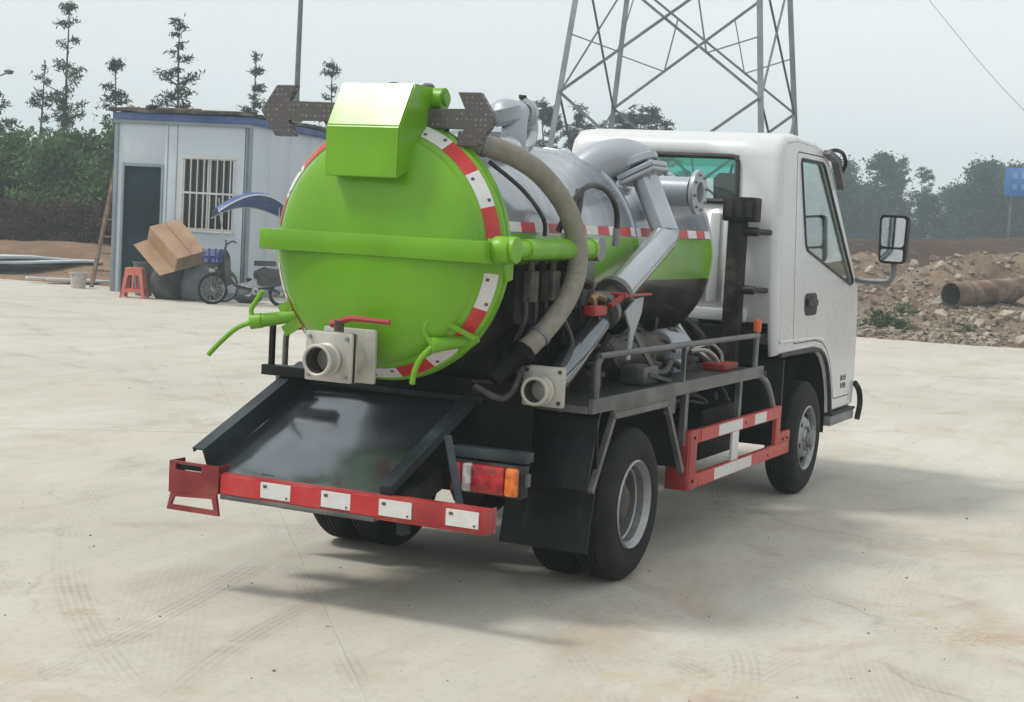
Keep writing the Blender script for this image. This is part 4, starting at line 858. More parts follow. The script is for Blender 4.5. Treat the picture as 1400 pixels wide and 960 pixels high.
for s in (-1, 1):
    fs = lambda off: (lambda u, v: V(u, s * (cw(v) + off), v))
    bm = plate(inset(.055), [DOOR], fs(0), .02, (0, -s, 0)); obj('cab_side', bm, 'white', cab, smooth=False)
    bm = loop_tube([fs(-.014)(*p) for p in DOOR], .010); obj('door_seal', bm, 'seal', cab)
    bm = plate(shrink(DOOR, .008), [WIN], fs(.003), .035, (0, -s, 0)); door = part('cab_door', bm, 'white', smooth=False)
    bm = loop_tube([fs(.004)(*p) for p in shrink(WIN, -.003)], .011); obj('window_seal', bm, 'seal', door)
    bm = plate(shrink(WIN, -.006), [], fs(-.012), .004, (0, -s, 0)); obj('window_glass', bm, 'glass', door, smooth=False)
    bm = plate(rpoly([(3.072, 2.13), (3.04, 2.255), (3.60, 2.255), (3.735, 2.13)], .02), [], fs(-.0185), .002, (0, -s, 0)); obj('sun_band', bm, 'glasst', door, smooth=False)
    bm = plate(rpoly([(3.18, 1.225), (3.18, 1.375), (3.50, 1.375), (3.50, 1.225)], .06), [], fs(.006), .012, (0, -s, 0)); hb = obj('door_handle', bm, 'plastic', door, smooth=False)
    bm = newbm(); bar(bm, fs(.015)(3.22, 1.31), fs(.015)(3.46, 1.31), .022, .045, (0, 0, 1), .005); obj('handle_grip', bm, 'seal', door)
    # body crease and arch lip
    bm = newbm(); tube(bm, [fs(.002)(x, z) for x, z in ((2.62, 1.075), (3.2, 1.07), (3.5, 1.065), (3.70, 1.04))], .009, 6, 4); obj('lower_crease', bm, 'white', cab)
    bm = newbm(); tube(bm, [fs(.0)(x, z) for x, z in ((2.64, .985), (3.45, .982), (3.66, .962), (3.81, .87), (3.897, .70), (3.93, .52))], .014, 8, 4); obj('arch_lip', bm, 'seal', cab)
    # arch liner
    bm = newbm(); n = 14; g = []
    for i in range(n + 1):
        a = R(-8 + 196 * i / n); g.append([bm.verts.new((3.36 + .51 * math.cos(a), s * y, RW + .06 + .54 * math.sin(a))) for y in (.80, .44)])
    for a, b in zip(g, g[1:]): bm.faces.new((a[0], a[1], b[1], b[0]))
    ln = part('wheel_arch_liner', bm, 'under')
    bm = newbm(); box(bm, 2.74, 2.765, min(s * .44, s * .80), max(s * .44, s * .80), .50, .95, .004); part('front_mud_flap', bm, 'black')
    # small badges on the lower panel
    bm = newbm()
    for q in range(2):
        for w in range(2):
            x0 = 4.20 + .085 * q; z0 = .665 + .055 * w
            for (a, b, c, d) in ((0, .06, 0, .010), (0, .06, .018, .028), (0, .012, 0, .04), (.03, .042, 0, .04) if (q + w) % 2 else (.048, .06, .01, .04)):
                box(bm, x0 + a, x0 + b, s * (cw(z0) + .001), s * (cw(z0) + .0045), z0 + c, z0 + d)
    obj('badge_lettering', bm, 'deckgrey', cab, smooth=False)
    # lower sill step and bumper end
    bm = newbm(); box(bm, 3.94, 4.60, min(s * .70, s * .835), max(s * .70, s * .835), .41, .485, .012); obj('sill_step', bm, 'galv', cab)
    bm = newbm(); box(bm, 3.935, 4.60, min(s * .70, s * .843), max(s * .70, s * .843), .485, .505, .004); obj('sill_strip', bm, 'plastic', cab)
    bm = newbm(); tube(bm, [fs(.012)(4.60, .68), fs(.03)(4.66, .62), fs(.035)(4.68, .52), fs(.02)(4.655, .40)], .022, 8); obj('bumper_end', bm, 'plastic', cab)
    # mirror
    bm = newbm(); tube(bm, [(4.60, s * .775, 1.455), (4.59, s * .88, 1.45), (4.57, s * .98, 1.452), (4.55, s * 1.045, 1.465), (4.55, s * 1.07, 1.53), (4.55, s * 1.065, 1.60)], .021, 10, 5); arm = part('mirror_arm', bm, 'galv')
    bm = newbm(); zc, yc = 1.768, s * 1.057
    prism(bm, rpoly([(-.10, -.178), (.10, -.178), (.105, .165), (.085, .178), (-.085, .178), (-.105, .165)], .045), lambda u, v, t: V(t, yc + u, zc + v), 4.50, 4.58); bmesh.ops.bevel(bm, geom=[e for e in bm.edges if abs(e.verts[0].co.x - e.verts[1].co.x) < .001], offset=.018, segments=3, affect='EDGES')
    mh = part('mirror_head', bm, 'plastic')
    bm = newbm(); prism(bm, rpoly([(-.082, -.055), (.082, -.055), (.088, .145), (.07, .16), (-.07, .16), (-.088, .145)], .03), lambda u, v, t: V(t, yc + u, zc + v), 4.495, 4.503); obj('mirror_glass', bm, 'mirr', mh, smooth=False)
    bm = newbm(); prism(bm, rpoly([(-.08, -.16), (.08, -.16), (.082, -.072), (-.082, -.072)], .02), lambda u, v, t: V(t, yc + u, zc + v), 4.495, 4.503); obj('wide_mirror_glass', bm, 'mirr', mh, smooth=False)
    # A-pillar rain visor and grab loop
    bm = newbm(); prism(bm, [(3.58, 2.33), (3.82, 2.28), (4.00, 2.10), (4.04, 2.14), (3.88, 2.32), (3.62, 2.36)], lambda u, v, t: V(u, s * (cw(v) + t), v), .0, .05); obj('pillar_visor', bm, 'deckgrey', cab, smooth=False)
    bm = newbm(); tube(bm, [fs(.01)(3.60, 2.335), fs(.05)(3.72, 2.365), fs(.07)(3.86, 2.35), fs(.07)(3.94, 2.28), fs(.03)(3.96, 2.21)], .014, 8); obj('grab_loop', bm, 'plastic', cab)
# rear window
RWN = rpoly([(-.465, 1.955), (.465, 1.955), (.45, 2.245), (-.45, 2.245)], .045)
fr = lambda off: (lambda u, v: V(2.58 + (v - 1.945) * .0645 - off, u, v))
bm = loop_tube([fr(.004)(*p) for p in RWN], .017, 8); rw = part('rear_window', bm, 'seal')
bm = plate(rpoly([(-.455, 2.175), (.455, 2.175), (.448, 2.243), (-.448, 2.243)], .03), [], fr(-.012), .002, (1, 0, 0)); obj('sun_band', bm, 'glasst', rw, smooth=False)
bm = plate(RWN, [], fr(-.005), .004, (1, 0, 0)); obj('window_glass', bm, 'glass', rw, smooth=False)
# ribbed back panel
for y in (-.44, -.335, -.23, -.125, -.02, .085, .19, .295):
    bm = newbm(); box(bm, 2.566, 2.585, y - .034, y + .034, 1.30, 1.88, .008, 2); obj('panel_rib', bm, 'white', cab)
bm = newbm(); box(bm, 2.56, 2.59, -.58, .58, 1.185, 1.265, .01); obj('panel_sill', bm, 'white', cab)
# windscreen
bm = newbm(); q = [V(3.80, -.70, 2.31), V(3.80, .70, 2.31), V(4.655, .745, 1.475), V(4.655, -.745, 1.475)]; bm.faces.new([bm.verts.new(p) for p in q]); ws = part('windscreen', bm, 'glass', smooth=False)
bm = newbm(); q = [V(3.79, -.70, 2.31), V(3.79, .70, 2.31), V(3.96, .705, 2.145), V(3.96, -.705, 2.145)]; bm.faces.new([bm.verts.new(p) for p in q]); obj('sun_band', bm, 'glasst', ws, smooth=False)
bm = newbm(); bar(bm, (3.62, 0, 2.25), (4.40, 0, 1.47), .0, .0) if False else None
box(bm, 3.76, 3.80, -.70, .70, 2.315, 2.35, .01); obj('header_rail', bm, 'inside', ws)
# inside
pbox('cab_floor', 'inside', 2.62, 4.55, -.76, .76, 1.05, 1.12, bev=.01)
bm = newbm(); prism(bm, [(4.15, 1.12), (4.68, 1.12), (4.66, 1.38), (4.56, 1.45), (4.25, 1.46), (4.13, 1.38)], lambda u, v, t: V(u, t, v), -.74, .74); part('dashboard', bm, 'inside')
for y in (-.40, .40):
    bm = newbm(); box(bm, 2.80, 3.30, y - .24, y + .24, 1.12, 1.42, .05, 3); st = part('seat', bm, 'inside')
    bm = newbm(); bar(bm, (2.86, y, 1.38), (2.74, y, 1.92), .46, .13, (1, 0, 0), .04); obj('seat_back', bm, 'inside', st)
    bm = newbm(); bar(bm, (2.735, y, 1.94), (2.70, y, 2.14), .28, .10, (1, 0, 0), .035); obj('headrest', bm, 'inside', st)
bm = loop_tube([V(3.96 + .11 * math.sin(a), .40 + .20 * math.cos(a), 1.56 + .16 * math.sin(a)) for a in [k * 2 * PI / 28 for k in range(28)]], .014, 8); sw = part('steering_wheel', bm, 'plastic')
bm = newbm(); bar(bm, (3.96, .22, 1.56), (3.96, .58, 1.56), .04, .02); cyl(bm, (3.96, .40, 1.56), (4.14, .40, 1.40), .03, n=10); obj('steering_column', bm, 'plastic', sw)
bm = newbm(); box(bm, 3.80, 3.82, -.14, .10, 2.08, 2.15, .01); cyl(bm, (3.81, 0, 2.12), (3.86, 0, 2.25), .01, n=6); part('inner_mirror', bm, 'plastic')
bm = newbm(); prism(bm, rpoly([(3.96, 1.84), (4.03, 1.83), (4.03, 1.98), (3.97, 1.99)], .02), lambda u, v, t: V(u, t, v), -.66, -.645); part('inside_grip', bm, 'plastic', smooth=False)
# snorkel mast behind the cab
bm = newbm(); box(bm, 2.42, 2.52, -.575, -.465, .86, 1.86, .012); mast = part('intake_mast', bm, 'plastic')
bm = newbm(); box(bm, 2.40, 2.535, -.65, -.43, 1.83, 1.985, .014); obj('intake_head', bm, 'plastic', mast)
for k in range(3):
    bm = newbm(); box(bm, 2.395, 2.402, -.63 + .065 * k, -.59 + .065 * k, 1.86, 1.96); obj('intake_slot', bm, 'seal', mast)
for z in (1.40, 1.77):
    bm = newbm(); cyl(bm, (2.46, -.57, z), (2.46, -.66, z), .028, n=12); cyl(bm, (2.46, -.64, z), (2.585, -.70, z), .018, n=8); obj('mast_clip', bm, 'seal', mast)

# ================================================================== site hut
SH = tag(empty('site_hut', (16.81, 16.37, 0), math.atan2(-.974, .227)), 'pale grey panel site hut with blue eaves band and dark teal door', 'hut')
SWD, SDP, SHT = 2.64, 9.0, 3.28
def hp(name, mat, *a, parent=SH, bev=.004): bm = newbm(); box(bm, *a, bev); return obj(name, bm, mat, parent)
DX0, DX1, DZ = .13, .98, 2.44; WX0, WX1, WZ0, WZ1 = 1.34, 2.40, 1.24, 2.60
# wall panels of the front
hp('wall_panel', 'panel', .04, DX0, 0, .06, 0, SHT); hp('wall_panel', 'panel', DX0, DX1, 0, .06, DZ, SHT)
hp('wall_panel', 'panel', DX1, 1.235, 0, .06, 0, SHT)
bm = plate([(1.24, 0), (SWD - .06, 0), (SWD - .06, SHT), (1.24, SHT)], [[(WX0, WZ0), (WX1, WZ0), (WX1, WZ1), (WX0, WZ1)]], lambda u, v: V(u, 0, v), .06, (0, 1, 0)); obj('wall_panel', bm, 'panel', SH, smooth=False)
for k in range(8): hp('wall_panel', 'panel', SWD - .06, SWD, .06 + k * 1.1, .055 + (k + 1) * 1.1, 0, SHT)
for k in range(8): hp('wall_panel', 'panel', 0, .06, .06 + k * 1.1, .055 + (k + 1) * 1.1, 0, SHT)
hp('wall_panel', 'panel', 0, SWD, SDP - .1, SDP - .04, 0, SHT)
hp('floor_slab', 'deckgrey', .02, SWD - .02, .02, SDP - .1, 0, .05)
for x in (-.03, SWD - .03): hp('corner_post', 'post', x, x + .08, -.03, .05, 0, SHT + .02, bev=.008)
bm = newbm(); box(bm, SWD - .012, SWD + .045, -.03, .14, 0, SHT, .008); obj('corner_post', bm, 'post', SH)
for x in (1.237, 1.05): hp('panel_joint', 'post', x - .008, x + .008, -.006, .004, DZ if x < 1 else 0, SHT, bev=0)
hp('skirting', 'post', 1.0, SWD, -.012, .0, 0, .12); hp('skirting', 'post', SWD, SWD + .012, .14, SDP, 0, .14)
hp('eaves_band', 'blue', -.06, SWD + .07, -.07, .0, SHT - .03, SHT + .10); hp('eaves_band', 'blue', SWD + .003, SWD + .073, .0, SDP, SHT - .03, SHT + .10); hp('eaves_band', 'blue', -.063, -.003, .0, SDP, SHT - .03, SHT + .10)
hp('eaves_rail', 'post', -.04, SWD + .05, -.05, .0, SHT - .10, SHT - .033)
bm = newbm(); nx, ny = 8, 22
g = [[bm.verts.new((-.12 + (SWD + .24) * i / nx, -.14 + (SDP + .2) * j / ny, SHT + .112 + .014 * math.sin(i * 2.1 + j * 1.3) + .012 * rnd.random())) for j in range(ny + 1)] for i in range(nx + 1)]
for i in range(nx):
    for j in range(ny): bm.faces.new((g[i][j], g[i + 1][j], g[i + 1][j + 1], g[i][j + 1]))
ex = bmesh.ops.extrude_face_region(bm, geom=bm.faces[:]); bmesh.ops.translate(bm, verts=[v for v in ex['geom'] if isinstance(v, bmesh.types.BMVert)], vec=(0, 0, .055)); roof = obj('roof', bm, 'roof', SH)
# weights and rubbish holding the roof felt down
for k in range(16):
    b = rock_bm(k + 20); x = rnd.uniform(.0, SWD); y = rnd.uniform(-.02, 1.4) if k < 10 else rnd.uniform(1.5, 8)
    s = rnd.uniform(.04, .11)
    for v in b.verts: v.co = Vector((v.co.x * s * 1.4, v.co.y * s * 1.3, v.co.z * s)) + Vector((x, y, SHT + .19 + s * .2))
    obj('roof_weight', b, 'stone2' if k % 2 else 'bag', roof, smooth=False)
for k in range(3):
    bm = newbm(); bar(bm, (rnd.uniform(0, .8), .1 + .3 * k, SHT + .20), (rnd.uniform(1.5, 2.6), .2 + .3 * k, SHT + .21), .05, .04); obj('roof_batten', bm, 'wood', roof)
# door
hp('door_frame', 'post', DX0 + .001, DX0 + .05, -.012, .058, 0, DZ - .002); hp('door_frame', 'post', DX1 - .05, DX1 - .001, -.012, .058, 0, DZ - .002); hp('door_frame', 'post', DX0 + .05, DX1 - .05, -.012, .058, DZ - .06, DZ - .002)
dr = hp('door', 'teal', DX0 + .052, DX1 - .052, .02, .05, .03, DZ - .062)
for z0, z1 in ((.25, 1.05), (1.2, 2.2)): hp('door_panel', 'teal', DX0 + .16, DX1 - .16, .012, .021, z0, z1, parent=dr, bev=.006)
hp('door_handle', 'galv', DX1 - .14, DX1 - .11, -.02, .02, 1.02, 1.18, parent=dr)
# barred window
wn = hp('window', 'bar', WX0, WX1, -.01, .05, WZ0, WZ0 + .045)
hp('window_frame', 'bar', WX0, WX1, -.01, .05, WZ1 - .04, WZ1, parent=wn); hp('window_frame', 'bar', WX0, WX0 + .035, -.008, .05, WZ0 + .045, WZ1 - .04, parent=wn); hp('window_frame', 'bar', WX1 - .035, WX1, -.008, .05, WZ0 + .045, WZ1 - .04, parent=wn)
hp('window_frame', 'bar', 1.85, 1.89, .01, .05, WZ0 + .045, WZ1 - .04, parent=wn)
hp('pane', 'glassd', WX0 + .035, 1.85, .034, .040, WZ0 + .045, WZ1 - .04, parent=wn, bev=0); hp('pane', 'glassd', 1.89, WX1 - .035, .026, .032, WZ0 + .045, WZ1 - .04, parent=wn, bev=0)
for k in range(8):
    x = WX0 + .07 + k * (WX1 - WX0 - .14) / 7; bm = newbm(); cyl(bm, (x, -.035, WZ0 - .02), (x, -.035, WZ1 + .01), .013, n=8); obj('window_bar', bm, 'bar', wn)
for z in (WZ0 - .01, (WZ0 + WZ1) / 2 + .02, WZ1): hp('window_rail', 'bar', WX0 - .02, WX1 + .02, -.048, -.036, z - .018, z + .018, parent=wn, bev=0)
for x0, x1 in ((WX0 + .04, WX0 + .22), (WX0 + .60, WX0 + .80), (WX1 - .22, WX1 - .04)):
    bm = newbm(); n = 10
    g = [(bm.verts.new((x0 + (x1 - x0) * i / n, .10 + .02 * math.sin(i * 2.2), WZ0 - .05)), bm.verts.new((x0 + (x1 - x0) * i / n, .10 + .02 * math.sin(i * 2.2), WZ1 + .05))) for i in range(n + 1)]
    for a, b in zip(g, g[1:]): bm.faces.new((a[0], b[0], b[1], a[1]))
    obj('curtain', bm, 'sheetw', wn)

# ---- ladder leaning on the hut's left side
ld = tag(empty('wooden_ladder', (17.45, 17.2, 0)), 'rough wooden ladder leaning against the end of the hut', 'ladder')
for dx, dy in ((-.10, .12), (.14, -.22)):
    bm = newbm(); bar(bm, (dx, dy, 0), (dx * .7 + .05, dy * .7 - .40, 2.35), .075, .06); obj('stile', bm, 'wood', ld)
for k in range(1, 7):
    t = k / 7; z = 2.35 * t; a = V(-.10 * (1 - .3 * t) + .05 * t, .12 * (1 - .3 * t) - .40 * t, z); b = V(.14 * (1 - .3 * t) + .05 * t, -.22 * (1 - .3 * t) - .40 * t, z)
    bm = newbm(); bar(bm, a, b, .05, .035); obj('rung', bm, 'wood', ld)
# ---- buckets, stool
def bucket(name, loc, r0, r1, h, mat, label, cat='bucket'):
    b = tag(empty(name, loc), label, cat)
    bm = newbm(); lathe(bm, [(0, .0), (r0, 0), (r1, h), (r1 + .015, h), (r1 + .015, h - .03), (r1 - .012, h - .01), (r0 - .01, .015), (0, .015)], (0, 0, 0), (0, 0, 1), 24); obj('pail', bm, mat, b)
    bm = newbm(); tube(bm, [(r1, 0, h - .03), (r1 * .8, .03, h * .55), (0, r1 + .02, h * .42), (-r1 * .8, .03, h * .55), (-r1, 0, h - .03)], .006, 6); obj('bail_handle', bm, 'galv', b)
bucket('plaster_bucket', (16.83, 17.2, 0), .135, .165, .31, 'bucket', 'small stained white bucket on the ground beside the wooden ladder')
bucket('grey_bucket', (16.35, 15.25, 0), .15, .20, .62, 'bin', 'tall dark grey bucket behind the coral stool in front of the door')
st = tag(empty('plastic_stool', (15.66, 14.9, 0), R(-62)), 'coral red plastic stool with slotted legs in front of the hut door', 'stool')
H = .54
bm = newbm(); box(bm, -.155, .155, -.155, .155, H - .035, H, .015, 2); obj('seat', bm, 'stool', st)
for sx in (-1, 1):
    for sy in (-1, 1):
        bm = newbm()
        for (px, py) in ((sx, 0), (0, sy)):
            pass
        a0, a1 = .15, .225
        # L-shaped splayed leg
        def L(a, z): return V(sx * a, sy * a, z)
        for ax in (0, 1):
            p = [L(a0, H - .02), L(a1, 0)]
            q = [p[0] - (V(sx * .075, 0, 0) if ax == 0 else V(0, sy * .075, 0)), p[1] - (V(sx * .06, 0, 0) if ax == 0 else V(0, sy * .06, 0))]
            inn = V(0, -sy * .012, 0) if ax == 0 else V(-sx * .012, 0, 0)
            vs = [bm.verts.new(v) for v in (p[0], p[1], q[1], q[0], p[0] + inn, p[1] + inn, q[1] + inn, q[0] + inn)]
            for f in ((0, 1, 2, 3), (4, 7, 6, 5), (0, 4, 5, 1), (3, 2, 6, 7), (1, 5, 6, 2), (0, 3, 7, 4)): bm.faces.new([vs[i] for i in f])
        obj('leg', bm, 'stool', st, smooth=False)
for ax in (0, 1):
    for s in (-1, 1):
        for z0, z1, k in ((H - .13, H - .03, 1), (.10, .17, 1)):
            bm = newbm(); a0 = .225 - .075 * z0 / H; a1 = .225 - .075 * z1 / H
            f = (lambda a, b, z: V(a, s * b, z)) if ax == 0 else (lambda a, b, z: V(s * b, a, z))
            w0, w1 = a0 - .02, a1 - .02
            vs = [bm.verts.new(f(*v)) for v in ((-w0, a0 - .003, z0), (w0, a0 - .003, z0), (w1, a1 - .003, z1), (-w1, a1 - .003, z1), (-w0, a0 - .014, z0), (w0, a0 - .014, z0), (w1, a1 - .014, z1), (-w1, a1 - .014, z1))]
            for q in ((0, 1, 2, 3), (4, 7, 6, 5), (0, 4, 5, 1), (3, 2, 6, 7), (1, 5, 6, 2), (0, 3, 7, 4)): bm.faces.new([vs[i] for i in q])
            obj('skirt_band', bm, 'stool', st, smooth=False)
        bm = newbm(); a0, a1 = .205, .155; f = (lambda a, b, z: V(a, s * b, z)) if ax == 0 else (lambda a, b, z: V(s * b, a, z))
        bar(bm, f(0, .205, .14), f(0, .168, H - .06), .03, .012, f(0, 1, 0)); obj('skirt_slat', bm, 'stool', st, smooth=False)
# ---- cardboard box lying tilted on the junk
rg, fw_ = V(.434, -.90, 0), V(.90, .434, 0)
A = (rg * .60 - fw_ * .45 - V(0, 0, .52)).normalized(); B = (rg * .48 + fw_ * .38 + V(0, 0, .12)); B = (B - A * B.dot(A)).normalized(); N = B.cross(A); N = N if N.z > 0 else -N
bx = tag(empty('cardboard_box'), 'big open cardboard box tipped over in front of the hut window, flap hanging', 'box')
bx.matrix_world = Matrix(((A.x, B.x, N.x, 15.66), (A.y, B.y, N.y, 14.60), (A.z, B.z, N.z, 1.29), (0, 0, 0, 1)))
LA, LB, LH = .92, .60, .30
def cb(name, mat, *a): bm = newbm(); box(bm, *a, 0); return obj(name, bm, mat, bx, smooth=False)
cb('side_panel', 'card', 0, LA, 0, LB, -.008, 0); cb('side_panel', 'card', 0, LA, -.008, 0, -LH, 0); cb('side_panel', 'card', 0, LA, LB, LB + .008, -LH, 0); cb('end_panel', 'cardin', LA, LA + .008, 0, LB, -LH, 0); cb('end_panel', 'card', -.008, 0, 0, LB, -LH, 0)
bm = newbm(); bar(bm, (.0, -.004, -LH), (.0, -.30, -LH - .08), .001, .001) if False else None
vs = [bm.verts.new(v) for v in ((0, 0, -LH), (LA, 0, -LH), (LA - .02, -.30, -LH - .02), (.02, -.30, -LH - .02), (0, .006, -LH - .008), (LA, .006, -LH - .008), (LA - .02, -.295, -LH - .028), (.02, -.295, -LH - .028))]
for q in ((0, 1, 2, 3), (4, 7, 6, 5), (0, 4, 5, 1), (3, 2, 6, 7), (1, 5, 6, 2), (0, 3, 7, 4)): bm.faces.new([vs[i] for i in q])
obj('flap', bm, 'card', bx, smooth=False)
cb('tape_seam', 'cardin', 0, LA, LB * .48, LB * .52, 0, .003)
# ---- a bicycle and an e-bike
def wheel2(name, c, r, parent, tr=.02, spokes=14, mat='bikedark'):
    w = empty(name, c); w.parent = parent
    bm = loop_tube([V(r * math.cos(a), 0, r * math.sin(a)) for a in [k * 2 * PI / 32 for k in range(32)]], tr, 8); obj('tyre', bm, 'rubber', w)
    bm = loop_tube([V((r - tr) * math.cos(a), 0, (r - tr) * math.sin(a)) for a in [k * 2 * PI / 32 for k in range(32)]], .008, 6); cyl(bm, (0, -.04, 0), (0, .04, 0), .03, n=10)
    for k in range(spokes):
        a = k * 2 * PI / spokes; bar(bm, (.02 * math.cos(a), .02 * (-1) ** k, .02 * math.sin(a)), ((r - tr) * math.cos(a), 0, (r - tr) * math.sin(a)), .004, .004)
    obj('rim', bm, 'chrome', w, smooth=False)
def tb(name, pts, r, mat, parent, k=4): bm = newbm(); tube(bm, pts, r, 8, k); return obj(name, bm, mat, parent)
eb = tag(empty('electric_bike', (16.75, 12.50, 0), math.atan2(.73, -1.04)), 'small electric bike with blue sunshade canopy parked against the hut corner', 'bike')
wheel2('wheel', (0, 0, .21), .20, eb, .032, 10); wheel2('wheel', (1.27, 0, .27), .25, eb, .03, 14)
tb('frame', [(.0, 0, .21), (.22, 0, .30), (.55, 0, .30), (.85, 0, .34), (1.05, 0, .62), (1.10, 0, .82)], .03, 'bikedark', eb)
tb('fork', [(1.08, 0, .86), (1.17, .05, .60), (1.27, .055, .27)], .016, 'bikedark', eb); tb('fork', [(1.08, 0, .86), (1.17, -.05, .60), (1.27, -.055, .27)], .016, 'bikedark', eb)
bm = newbm(); prism(bm, rpoly([(.98, .36), (1.06, .34), (1.16, .86), (1.10, .98), (1.03, .86)], .03), lambda u, v, t: V(u, t, v), -.17, .17); obj('leg_shield', bm, 'bikedark', eb)
bm = newbm(); prism(bm, rpoly([(-.22, .50), (.10, .34), (.46, .34), (.50, .60), (.30, .68), (-.10, .62)], .06), lambda u, v, t: V(u, t, v), -.11, .11); obj('rear_body', bm, 'bikedark', eb)
tb('seat_post', [(.40, 0, .32), (.32, 0, .68)], .022, 'bikedark', eb, 1)
bm = newbm(); prism(bm, rpoly([(.14, -.10), (.14, .10), (.42, .06), (.52, .03), (.52, -.03), (.42, -.06)], .03), lambda u, v, t: V(u, v, t), .70, .79); bmesh.ops.bevel(bm, geom=bm.edges[:], offset=.012, segments=2, affect='EDGES'); obj('saddle', bm, 'bag', eb)
tb('handlebar', [(.98, .30, 1.10), (1.0, .16, 1.12), (1.05, 0, 1.06), (1.0, -.16, 1.12), (.98, -.30, 1.10)], .016, 'bikedark', eb)
tb('steering_tube', [(1.10, 0, .82), (1.05, 0, 1.06)], .02, 'bikedark', eb, 1)
bm = newbm(); prism(bm, rpoly([(.20, .34), (.60, .30), (.85, .36), (.60, .40), (.40, .52), (.22, .56)], .04), lambda u, v, t: V(u, t, v), -.07, .07); obj('battery_case', bm, 'chrome', eb)
bm = newbm(); lathe(bm, [(.07, 0), (.07, .02), (.03, .03), (.03, -.02)], (.52, .09, .25), (0, 1, 0), 14); bar(bm, (.52, .10, .25), (.66, .10, .18), .02, .02); box(bm, .62, .72, .08, .17, .165, .19); obj('crank', bm, 'chrome', eb)
bm = newbm()
for k in range(7): bar(bm, (1.18, -.15, .74 + k * .035), (1.18, .15, .74 + k * .035), .01, .012); bar(bm, (1.42, -.15, .74 + k * .035), (1.42, .15, .74 + k * .035), .01, .012); bar(bm, (1.18, .15, .74 + k * .035), (1.42, .15, .74 + k * .035), .01, .012); bar(bm, (1.18, -.15, .74 + k * .035), (1.42, -.15, .74 + k * .035), .01, .012)
box(bm, 1.18, 1.42, -.15, .15, .73, .74)
for x in (1.18, 1.30, 1.42):
    for y in (-.15, .15): bar(bm, (x, y, .73), (x, y, .98), .014, .014)
obj('basket', bm, 'basket', eb, smooth=False)
bm = newbm(); box(bm, 1.20, 1.40, -.12, .12, .66, .73, .02); obj('front_bag', bm, 'bag', eb)
bm = newbm(); lathe(bm, [(0, 0), (.05, .0), (.06, -.06), (.03, -.09), (0, -.09)], (1.26, 0, .60), (-1, 0, 0), 12); obj('headlamp', bm, 'chrome', eb)
tb('canopy_pole', [(.10, .0, .45), (.06, .0, 1.0), (.10, 0, 1.75)], .012, 'chrome', eb); tb('canopy_pole', [(1.06, 0, 1.0), (1.16, 0, 1.45), (1.22, 0, 1.86)], .012, 'chrome', eb)
bm = newbm(); nu, nv = 14, 8; g = []
for i in range(nu + 1):
    t = i / nu; x = -.10 + 1.38 * t; zc = 1.50 + .48 * math.sin(PI * (.16 + .70 * t)) - .02
    wd = .34 * math.sin(PI * (.10 + .80 * t)) ** .55
    g.append([bm.verts.new((x, wd * (2 * j / nv - 1), zc - .12 * (2 * j / nv - 1) ** 2 + .34 * wd * (2 * j / nv - 1))) for j in range(nv + 1)])
for i in range(nu):
    for j in range(nv): bm.faces.new((g[i][j], g[i + 1][j], g[i + 1][j + 1], g[i][j + 1]))
ex = bmesh.ops.extrude_face_region(bm, geom=bm.faces[:]); bmesh.ops.translate(bm, verts=[v for v in ex['geom'] if isinstance(v, bmesh.types.BMVert)], vec=(0, 0, .012)); can = obj('canopy', bm, 'canopy', eb)
for sgn in (-1, 1):
    pts = []
    for i in range(nu + 1):
        t = i / nu; wd = .34 * math.sin(PI * (.10 + .80 * t)) ** .55; pts.append((-.10 + 1.38 * t, sgn * wd, 1.50 + .48 * math.sin(PI * (.16 + .70 * t)) - .14 + .34 * wd * sgn))
    obj('canopy_trim', (lambda b: (tube(b, pts, .014, 6, 1), b)[1])(newbm()), 'sheetw', can)
bk = tag(empty('old_bicycle', (16.45, 13.55, 0), math.atan2(.80, -.55)), 'old green bicycle leaning under the cardboard box by the hut', 'bicycle')
bk.rotation_euler = (R(10), 0, math.atan2(.80, -.55))
wheel2('wheel', (0, 0, .28), .265, bk, .018, 16); wheel2('wheel', (.98, 0, .28), .265, bk, .018, 16)
tb('frame', [(0, 0, .28), (.36, 0, .26), (.82, 0, .66)], .018, 'bikegreen', bk, 1); tb('frame_tube', [(.36, 0, .26), (.26, 0, .78)], .018, 'bikegreen', bk, 1); tb('frame_tube', [(.28, 0, .64), (.80, 0, .70)], .018, 'bikegreen', bk, 1); tb('frame_tube', [(0, 0, .28), (.27, 0, .62)], .012, 'bikegreen', bk, 1)
tb('fork', [(.78, 0, .80), (.86, 0, .55), (.98, 0, .28)], .016, 'bikegreen', bk); tb('handlebar', [(.70, .26, .84), (.77, .12, .88), (.78, 0, .84), (.77, -.12, .88), (.70, -.26, .84)], .013, 'chrome', bk)
bm = newbm(); box(bm, .14, .38, -.07, .07, .78, .83, .02); obj('saddle', bm, 'bag', bk); tb('mudguard', [(-.24, 0, .44), (-.10, 0, .56), (.10, 0, .57), (.24, 0, .46)], .03, 'bikegreen', bk)
